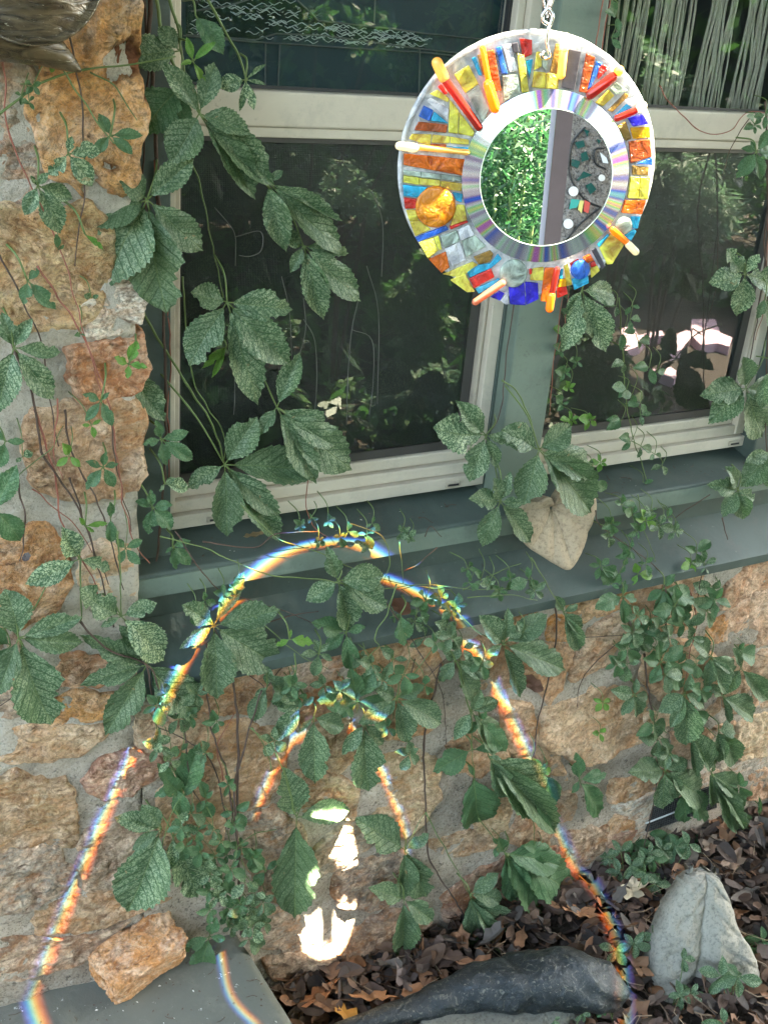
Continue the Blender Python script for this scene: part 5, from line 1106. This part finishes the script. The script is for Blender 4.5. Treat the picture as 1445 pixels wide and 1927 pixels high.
for q in [(1180,1625,.030,'leafy seedling beside the stone corner left of the vent',5),(1225,1600,.034,'leafy seedling in front of the mesh vent',6),(1265,1625,.030,'leafy seedling under the right cascade of creeper',6),(1200,1660,.028,'low seedling near the corner of the wall',4),(1290,1590,.034,'tall seedling above the dark leaf litter at right',5),
          (1187,1775,.030,'pale seedling between the black ornament and the grey casting',4),(1277,1850,.028,'seedling growing in front of the grey leaf casting',4),(1390,1845,.040,'seedling overlapping the lower right of the grey casting',3),(1370,1925,.035,'seedling at the bottom right edge of the photo',3),(1440,1745,.034,'seedling at the right edge beside the grey casting',4),(1165,1885,.012,'tiny bright sprout at the right end of the black ornament',2),(1080,1925,.014,'tiny bright sprout below the black ornament',2)]: ground_plant(*(q[:4] + (max(2, q[4] - 1), LR.choice('PLP'))))

# ------------------------------------------------------------------ leaf litter
def litter():
    cols = [(.095,.055,.037),(.065,.042,.031),(.13,.072,.042),(.12,.095,.075),(.20,.095,.045),(.035,.025,.02)]
    rg = random.Random(11); mbs = [MB() for _ in cols]
    for k in range(11000):
        x = rg.uniform(.45, 3.0); y = rg.uniform(-1.15, -.0)
        if x < .56 and y > -.9: continue
        if k % 3 == 0: y = -abs(rg.gauss(0, .3))
        s = rg.uniform(.007, .027); z = rg.uniform(.002, .032) + (.02 if y > -.1 else 0); a = rg.uniform(0, 6.3); q = Quaternion((cos(a), sin(a), 0), rg.gauss(0, .75)) @ Quaternion((0, 0, 1), rg.uniform(0, 6.3)); n = 14; curl = rg.uniform(-.9, 1.3); lob = rg.random() < .35; asp = rg.uniform(.35, .7)
        vs = [q @ V((0, 0, 0)) * s]; 
        for i in range(n):
            t_ = 2 * pi * i / n; r = 1 + (.25 * cos(5 * t_) + rg.uniform(-.1, .1) if lob else rg.uniform(-.08, .08)); vx, vy = cos(t_) * r, sin(t_) * r * asp * (1 - .3 * cos(t_))
            vs.append(q @ V((vx, vy, curl * vy * vy + .2 * vx * vx * curl)) * s)
        c = V((x, y, z)); mbs[rg.choice((0, 0, 1, 1, 2, 3, 4, 5))].add([p + c for p in vs], [(0, i, i % n + 1) for i in range(1, n + 1)])
    root = empty('leaf_litter', (1.2, -.3, 0), 'brown fallen leaves and twigs covering the ground at the foot of the wall', 'fallen leaves'); root['kind'] = 'stuff'
    for m_, c in zip(mbs, cols):
        o = m_.build('fallen_leaves', mat_plain('dead_leaf', c, .75, .45, 25, .5, .003), root); o['kind'] = 'stuff'
    tw = MB(); nd = MB()
    for k in range(1000):
        x = rg.uniform(.6, 2.6); y = rg.uniform(-1.0, 0); a = rg.uniform(0, 6.3); L_ = rg.uniform(.02, .09) ; z = rg.uniform(.015, .045)
        p0 = V((x, y, z)); d = V((cos(a), sin(a), rg.uniform(-.2, .2))) * L_; nrm = V((-d.y, d.x, 0)) * rg.uniform(-.3, .3)
        (tw if k % 3 else nd).tube([p0, p0 + d * .5 + nrm, p0 + d], rg.uniform(.0006, .0016) if k % 3 else .0006, 4)
    for m_, c in ((tw, (.20, .13, .08)), (nd, (.36, .27, .17))):
        o = m_.build('twigs', mat_plain('twig', c, .8), root); o['kind'] = 'stuff'
litter()
def debris():
    rg = random.Random(31); b = MB(); w_ = MB()
    for k in range(260):
        if k % 2: c = onZ(rg.uniform(0, 540), rg.uniform(1800, 1927), SLABZ + .002); 
        else:
            c = V((rg.uniform(.45, 1.6), rg.uniform(.03, .075), 0)); c.z = .877 + (c.y - .02) / .12 * .028 + .001
        if k % 2 and (c.y > -.01 or c.x > .53): continue
        s_ = rg.uniform(.0008, .0028); a = rg.uniform(0, 6.3); d = V((cos(a), sin(a), .1)) * s_; e = V((-sin(a), cos(a), .3)) * s_ * .5
        (b if k % 5 else w_).add([c - d, c + e, c + d, c - e + V((0, 0, s_ * .6))], [(0, 1, 2, 3)])
        if k % 7 == 0: b.tube([c, c + d * 5 + e * 2, c + d * 9 - e], .0005, 4)
    for m_, cc, n_ in ((b, (.10, .065, .04), 'brown'), (w_, (.6, .58, .5), 'pale')):
        o = m_.build('debris', mat_plain('debris_' + n_, cc, .8)); tag(o, n_ + ' specks of dirt and leaf crumbs on the sill and the concrete step', 'debris', None, 'stuff')
debris()
DL = [((.40,.17,.04),.03),((.30,.12,.05),.032),((.20,.10,.06),.035),((.26,.15,.09),.03)]
def dead_leaf(px, py, s, rot, col, label, Z=.045, plane=None):
    c = plane if plane is not None else onZ(px, py, Z); n = 22; vs = [V((0, 0, 0))]; fs = []
    rg = random.Random(px * 7 + py); q = Quaternion((0, 0, 1), radians(rot)) @ Quaternion((1, 0, 0), rg.uniform(-.5, .5))
    for r in (.5, 1.0):
        for i in range(n):
            t_ = 2 * pi * i / n; rr_ = r * (1 + (.28 * cos(5 * t_ + 1) if s > .028 else .06 * sin(7 * t_))); x, y = cos(t_) * rr_, sin(t_) * rr_ * .55
            vs.append(q @ V((x, y, .45 * y * y + .15 * x * x + .08 * sin(9 * x))) * s)
    for i in range(n): j = (i + 1) % n; fs.append((0, 1 + i, 1 + j)); fs.append((1 + i, 1 + n + i, 1 + n + j, 1 + j))
    o = obj('dry_leaf', [c + p for p in vs], fs, mat_plain('dry_leaf', col, .6, .4, 40, .4, .003), None, True); tag(o, label, 'dry leaf')
for a in [(655,1915,.030,100,(.45,.20,.03),'yellow orange dry leaf at the bottom left of the black ornament'),(600,1875,.040,20,(.30,.13,.06),'reddish lobed dry leaf near the corner of the step'),(775,1866,.022,10,(.36,.17,.08),'round tan dry leaf left of the black ornament'),(760,1835,.036,60,(.16,.11,.09),'grey brown curled dry leaf in front of the boulder'),(900,1815,.038,-20,(.26,.13,.07),'brown dry leaf just above the black ornament'),
          (700,1880,.036,-25,(.42,.20,.09),'long orange dry leaf beside the tail of the black ornament'),(1095,1720,.034,-40,(.40,.19,.09),'curled tan dry leaf lit by the rainbow at the foot of the wall'),(1190,1675,.034,10,(.40,.33,.22),'pale cream dry leaf at the corner of the wall'),(1200,1815,.034,80,(.30,.16,.09),'brown dry leaf left of the grey casting'),(1380,1620,.036,30,(.30,.20,.14),'pinkish dry leaf behind the grey casting'),(1340,1590,.030,0,(.24,.17,.12),'dull dry leaf under the right cascade')]: dead_leaf(*a)
dead_leaf(755, 1145, .024, 80, (.14, .06, .03), 'dark red dry leaf caught under the sill creeper', plane=onY(755, 1145, -.03)); dead_leaf(1135, 911, .008, 0, (.18, .05, .03), 'tiny dark red leaf curled on the sill beside the heart stone', plane=onY(1135, 911, .03)); dead_leaf(1003, 1290, .026, 80, (.16, .08, .05), 'dark curled dry leaf stuck on the low wall', plane=onY(1003, 1290, -.03)); dead_leaf(50, 1050, .010, 80, (.12, .10, .09), 'small grey dead leaf hanging from a bare stem on the pier', plane=onY(50, 1050, -.03)); dead_leaf(480, 1008, .018, 10, (.30, .20, .09), 'small tan dry leaf on the sill under the left window', plane=onY(480, 1008, .03))

# ------------------------------------------------------------------ the garden behind the camera (seen in the mirror and the panes) and the added sun-blocking tree overhead
def foliage(mb, c, rad_, n, s, seed, squash=1.0, narrow=.4):
    rg = random.Random(seed)
    for k in range(n):
        d = V((rg.gauss(0, 1), rg.gauss(0, 1), rg.gauss(0, 1))).normalized() * rad_ * rg.uniform(.35, 1) ** .5; d.z *= squash
        p = c + d; a = V((rg.uniform(-1, 1), rg.uniform(-1, 1), rg.uniform(-1, .4))).normalized(); b_ = a.cross(V((rg.uniform(-1, 1), rg.uniform(-1, 1), rg.uniform(-1, 1)))).normalized(); L_ = s * rg.uniform(.6, 1.3)
        mb.add([p, p + a * L_ * .5 + b_ * L_ * narrow * .5, p + a * L_, p + a * L_ * .5 - b_ * L_ * narrow * .5], [(0, 1, 2, 3)])
def leafmat(name, c):
    t = NT(name); f = t.noise(8, 3); t.set(Base_Color=t.mix(f, tuple(x * .5 for x in c), tuple(x * 1.4 for x in c)), Roughness=.45)
    tr = t.n('BsdfTranslucent'); tr.inputs[0].default_value = (c[0] * 1.2, c[1] * 1.6, c[2] * 1.4, 1); mx = t.n('MixShader'); mx.inputs[0].default_value = .35; t.l(t.b, mx.inputs[1]); t.l(tr, mx.inputs[2]); t.l(mx, t.out.inputs[0]); return t.m
GF = leafmat('garden_foliage', (.06, .13, .035)); GF2 = leafmat('silvery_foliage', (.16, .22, .14)); CF = leafmat('canopy_leaf', (.05, .10, .03))
def via_mirror(x, y, d):
    p = dp(x, y, .0085); r_ = (p - CAM).normalized(); r_ = r_ - DN * 2 * r_.dot(DN); return p + r_ * d
# unseen tree added to block the sun, with gaps cut for lit spots
tr_ = empty('sun_blocker_tree', (-1.6, -2.6, 0), 'unseen leafy tree added overhead to keep the sun off the wall', 'tree')
cn = MB(); rg = random.Random(2)
def via_glass(px, py, d, Y=.109):
    p = onY(px, py, Y); r_ = (p - CAM).normalized(); r_.y *= -1; return p + r_ * d
GAPS = [(DC, .135)] + [(via_glass(x, y, 3.1), r) for x, y, r in [(660,360,.22),(790,560,.32),(790,760,.30),(1290,370,.34),(1115,690,.30)]] + [(via_glass(1290, 640, 4.3), .55), (via_glass(1190, 640, 4.3), .30), (via_glass(650, 60, 4.5), .3), (via_glass(1220, 150, 4.0), .2)]
SLIT = (DN - SUN * DN.dot(SUN)).normalized(); GAPS.append((via_mirror(700, 850, 3.0), .30))
for k in range(70000):
    far = k % 10 < 2
    p = V((rg.uniform(-1.8, 9.0), rg.uniform(-7.5, -3.0), rg.uniform(3.3, 4.2))) if far else V((rg.uniform(-1.2, 5.2), rg.uniform(-3.4, .35), rg.uniform(3.3, 4.3)))
    skip = False
    for gi_, (gc, gr) in enumerate(GAPS):
        dl = p - gc; al = dl - SUN * dl.dot(SUN)
        if al.length < gr and (gi_ or abs(al.dot(SLIT)) < .07): skip = True; break
    if skip: continue
    a = V((rg.uniform(-1, 1), rg.uniform(-1, 1), rg.uniform(-.5, .5))).normalized(); b_ = V((0, 0, 1)).cross(a).normalized(); L_ = rg.uniform(.09, .15) * (2.0 if far else 1)
    cn.add([p - a * L_ * .5, p + b_ * L_ * .38, p + a * L_ * .5, p - b_ * L_ * .38], [(0, 1, 2, 3)])
cr = cn.build('crown', CF, tr_); cr['kind'] = 'stuff'
b = MB(); b.tube(spline([(-1.6,-2.6,-.1), (-1.65,-2.62,1.2), (-1.5,-2.5,2.6), (-1.2,-2.2,3.6)], 6), [.14] * 10 + [.10] * 9, 14); b.build('trunk', BARK, tr_, True)
for k, e in enumerate([(.5,-1.6,3.9), (2.6,-2.0,3.8), (0,-.4,3.8), (4.4,-1.2,3.9)]):
    b = MB(); b.tube(spline([(-1.3,-2.3,3.4), V((-1.3,-2.3,3.4)).lerp(V(e), .5) + V((0, 0, .15)), e], 6), .035, 8); b.build('branch', BARK, tr_, True)
def shrub(name, c, clumps, mat, label, s=.05, narrow=.35, n=700, trunkz=0):
    o = empty(name, V((c.x, c.y, 0)), label, 'shrub', 'garden shrubs opposite the wall'); mb = MB()
    for i, (p, r) in enumerate(clumps): foliage(mb, p, r, n, s, hash((round(p.x, 2), i)) % 1000, 1, narrow)
    f_ = mb.build('foliage', mat, o); f_['kind'] = 'stuff'; b = MB()
    for p, r in clumps: b.tube([V((c.x, c.y, -.02)), (V((c.x, c.y, 0)) + p) / 2, p], .008, 5)
    b.build('stem', BARK, o)
def via_glass(px, py, d, Y=.109):
    p = onY(px, py, Y); r_ = (p - CAM).normalized(); r_.y *= -1; return p + r_ * d
def cl(lst, d): return [(via_glass(x, y, d), r * (1.7 + d) / F_PX) for x, y, r in lst]
k = cl([(650,345,42),(690,385,26),(640,380,22)], 3.0); shrub('shrub', k[0][0], k, GF2, 'small pale shrub in the sunny garden', .045, .35, 260)
k = cl([(775,560,45),(800,610,45),(815,500,30),(790,660,40)], 3.2); shrub('shrub', k[0][0], k, GF, 'leafy green shrub in the sunny garden', .05, .5, 700)
k = cl([(760,740,45),(800,780,45),(720,760,25),(825,720,30)], 2.9); shrub('shrub', k[0][0], k, GF2, 'silvery leaved shrub in the sunny garden', .055, .4, 700)
k = cl([(1290,350,60),(1260,410,50),(1340,400,45),(1240,330,30)], 3.2); shrub('shrub', k[0][0], k, GF2, 'willowy grey green shrub in the sunny garden', .07, .16, 800)
k = cl([(1110,640,40),(1100,700,40),(1130,740,40),(1150,680,35)], 3.0); shrub('shrub', k[0][0], k, GF, 'flowering shrub beside the flagstones', .045, .3, 700)
k = cl([(600,40,30),(700,60,45),(860,60,60),(770,120,40)], 4.5); shrub('shrub', k[0][0], k, GF, 'tall loose shrub at the back of the garden', .06, .4, 160)
k = cl([(1220,150,50),(1180,100,35),(1260,180,45)], 4.0); shrub('shrub', k[0][0], k, GF2, 'white flowering shrub at the back of the garden', .05, .6, 420)
# low planting and border that fill the garden
bd_ = empty('garden_border', (3, -4.5, 0), 'dense green ground cover and border planting opposite the wall, seen only as reflections', 'planting'); mb = MB(); mb2 = MB(); rg = random.Random(77)
flg = via_glass(1290, 640, 4.3)
for k in range(26000):
    if k % 2: p = V((rg.uniform(-2, 10), rg.uniform(-6.6, -4.3), 0)); top = .35 + .9 * max(0, noise.noise(V((p.x * .9, p.y * .9, 0))) + .45); p.z = rg.uniform(0, 1) ** .7 * top
    else: p = V((rg.uniform(-2, 9), rg.uniform(-4.6, -1.9), rg.uniform(.01, .10 + .12 * max(0, noise.noise(V((0, 0, k * .001)))))))
    if (V((p.x, p.y, 0)) - V((flg.x, flg.y, 0))).length < 1.15 and p.z < .5: continue
    a = V((rg.uniform(-1, 1), rg.uniform(-1, 1), rg.uniform(-.3, .8))).normalized(); b_ = a.cross(V((rg.uniform(-1, 1), rg.uniform(-1, 1), 1))).normalized(); L_ = rg.uniform(.06, .16)
    (mb if k % 3 else mb2).add([p, p + a * L_ * .5 + b_ * L_ * .22, p + a * L_, p + a * L_ * .5 - b_ * L_ * .22], [(0, 1, 2, 3)])
for m_, mm in ((mb, GF), (mb2, leafmat('border_foliage', (.035, .075, .03)))): o = m_.build('foliage', mm, bd_); o['kind'] = 'stuff'
# dark hedge closing the garden
hd = empty('hedge', (2, -8, 0), 'tall dark evergreen hedge at the back of the garden, outside the picture', 'hedge'); mb = MB(); rg = random.Random(9)
for kx in range(9000):
    x = rg.uniform(-9, 14); z = rg.uniform(0, 1) ** .8 * 3.1; p = V((x, -8 + rg.uniform(-.5, .5) + noise.noise(V((x, z, 0))) * .8, z + noise.noise(V((x * .8, 0, 0))) * .5)); a = V((rg.uniform(-1, 1), rg.uniform(-1, 1), rg.uniform(-1, .4))).normalized(); b_ = a.cross(V((rg.uniform(-1, 1), 1, rg.uniform(-1, 1)))).normalized(); L_ = rg.uniform(.15, .32)
    mb.add([p, p + a * L_ * .5 + b_ * L_ * .3, p + a * L_, p + a * L_ * .5 - b_ * L_ * .3], [(0, 1, 2, 3)])
f_ = mb.build('foliage', GF, hd); f_['kind'] = 'stuff'
b = MB(); b.box(-9, 14, -8.3, -7.9, -.05, 2.6); b.build('woody_core', mat_plain('hedge_core', (.012, .016, .010), .9), hd)
# pinkish flagstones in the sun
FS = mat_plain('pink_flagstone', (.72, .48, .54), .8, .15, 6, .3, .004)
def flag(pts, n_):
    P = []
    for x, y in pts:
        p = onY(x, y, .109); d = (p - CAM).normalized(); d.y *= -1; t_ = (.03 - p.z) / d.z; P.append(p + d * t_)
    b = MB(); b.prism(P, V((0, 0, -.05))); o = b.build('flagstone', FS, None); tag(o, n_, 'flagstone', 'pink flagstones in the sunny garden')
for p, n_ in [([(1168,618),(1190,612),(1200,630),(1225,628),(1205,650),(1170,662)], 'ragged pink flagstone nearest the shrub in the garden'), ([(1258,635),(1290,620),(1305,625),(1285,655),(1262,662),(1255,650)], 'long pink flagstone in the garden'), ([(1300,600),(1345,600),(1355,625),(1378,635),(1372,652),(1350,645),(1320,648),(1300,630)], 'largest pink flagstone in the garden'), ([(1225,695),(1262,690),(1280,703),(1268,712)], 'small pink flagstone in the garden'), ([(1212,628),(1245,622),(1250,630),(1215,636)], 'narrow pink flagstone in the garden')]: flag(p, n_)
# things the round mirror shows: bamboo, a brown post and a pebble mosaic pillar
bm_ = empty('bamboo', via_mirror(700, 850, 2.9) * 1.0, 'leafy green bamboo clump opposite the wall', 'bamboo'); bm_.location.z = 0
mb = MB()
for i, (x, y) in enumerate([(600,560),(700,560),(800,560),(560,700),(650,680),(750,700),(850,650),(600,820),(700,830),(800,850),(640,960),(740,980),(840,950),(600,1080),(700,1100),(800,1120),(560,900)]): foliage(mb, via_mirror(x, y, 2.9 + (i % 3) * .15), .10, 170, .05, i, 1, .22)
f_ = mb.build('foliage', leafmat('bamboo_leaf', (.035, .10, .04)), bm_); f_['kind'] = 'stuff'
b = MB()
for x in (620, 700, 760, 830): b.tube([via_mirror(x, 520, 3.0), via_mirror(x - 20, 850, 3.0), V((via_mirror(x - 30, 1200, 3.0).x, via_mirror(x - 30, 1200, 3.0).y, 0))], .006, 6)
b.build('cane', mat_plain('bamboo_cane', (.20, .28, .10), .5), bm_)
def via_plane(x, y, d):
    p = dp(x, y, .0085); r_ = (p - CAM).normalized(); r_ = r_ - DN * 2 * r_.dot(DN)
    c_ = dp(900, 850, .0085); n_ = (c_ - CAM).normalized(); n_ = n_ - DN * 2 * n_.dot(DN); q_ = c_ + n_ * d
    return p + r_ * ((q_ - p).dot(n_) / r_.dot(n_)), n_
def quadslab(name, c4, d, th, mat, parent=None):
    b = MB(); P = [via_plane(x, y, d)[0] for x, y in c4]; n_ = via_plane(900, 850, d)[1]; b.prism(P, n_ * th); return b.build(name, mat, parent), P, n_
pc_ = via_mirror(950, 850, 1.5); pst = empty('porch_post', pc_, 'dark brown porch post with a pale edge, seen in the round mirror', 'post')
quadslab('post_face', [(918,400),(1008,400),(915,1300),(832,1300)], 1.5, .06, mat_plain('brown_post', (.12, .085, .085), .6, .2, 30), pst)
quadslab('pale_edge', [(890,400),(917,400),(831,1300),(805,1300)], 1.51, .05, mat_plain('pale_edge', (.55, .52, .58), .5, .1), pst)
mo = empty('mosaic_pillar', via_mirror(1100, 850, 1.7), 'concrete pillar set with green glass shards and pebbles, seen in the round mirror', 'pillar')
t = NT('pebbly_concrete'); c = t.mix(t.noise(30, 5), (.22, .19, .17), (.42, .38, .35)); c = t.mix(t.math('MULTIPLY', t.ramp(t.noise(110, 5, .85), [(.42, 1), (.5, 0)]), .85), c, (.07, .06, .055)); c = t.mix(t.math('MULTIPLY', t.ramp(t.vor(60), [(.1, 1), (.3, 0)]), .4), c, (.6, .55, .52)); t.bump(t.noise(110, 5), 1, .02)
_, P_, mn = quadslab('pillar', [(985,380),(1330,380),(1330,1320),(900,1320)], 1.7, .2, t.set(Base_Color=c, Roughness=.9), mo)
dg = NT('bottle_green_shard').set(Base_Color=(.01, .075, .065), Roughness=.1)
def shard(pts, mat, name='shard'): 
    b = MB(); P = [via_plane(x, y, 1.7)[0] - mn * .006 for x, y in pts]; b.prism(P, mn * .004); b.build(name, mat, mo)
for q in [[(1005,660),(1050,648),(1058,680),(1020,694)],[(1035,720),(1065,705),(1078,748),(1040,762)],[(990,745),(1035,760),(1020,795),(985,780)],[(1050,810),(1095,830),(1010,862)],[(1060,885),(1090,870),(1118,905),(1085,932)],[(1050,590),(1080,600),(1070,630)],[(1118,640),(1140,650),(1130,670)]]: shard(q, dg)
for q, c in [([(985,955),(1035,960),(1015,1000),(975,1008)], (.05,.35,.30)), ([(1030,962),(1052,965),(1040,1030),(1020,1010)], (.7,.6,.2)), ([(1055,960),(1085,975),(1075,1030),(1050,1020)], (.6,.10,.08)), ([(1135,710),(1170,740),(1180,770),(1150,765)], (.75,.78,.80))]: shard(q, NT('ceramic').set(Base_Color=c, Roughness=.2))
wp = NT('white_pebble').set(Base_Color=(.72, .70, .68), Roughness=.5)
for x, y, r in [(997,915,26),(1145,845,18),(970,1085,26),(1150,1050,14)]: shard([(x + cos(a * pi / 8) * r, y + sin(a * pi / 8) * r) for a in range(16)], wp, 'pebble')
b = MB(); 
for ln in [[(1060,580),(1000,650),(975,750),(990,860),(1060,960),(1145,1000)], [(1140,1000),(1040,1080),(960,1170)], [(1160,690),(1110,700),(1115,770),(1170,800)]]: b.tube(spline([via_plane(x, y, 1.698)[0] for x, y in ln], 5), .0022, 5)
b.build('groove_line', BLACK, mo, True)
S.cycles.caustics_reflective = False; S.cycles.caustics_refractive = False
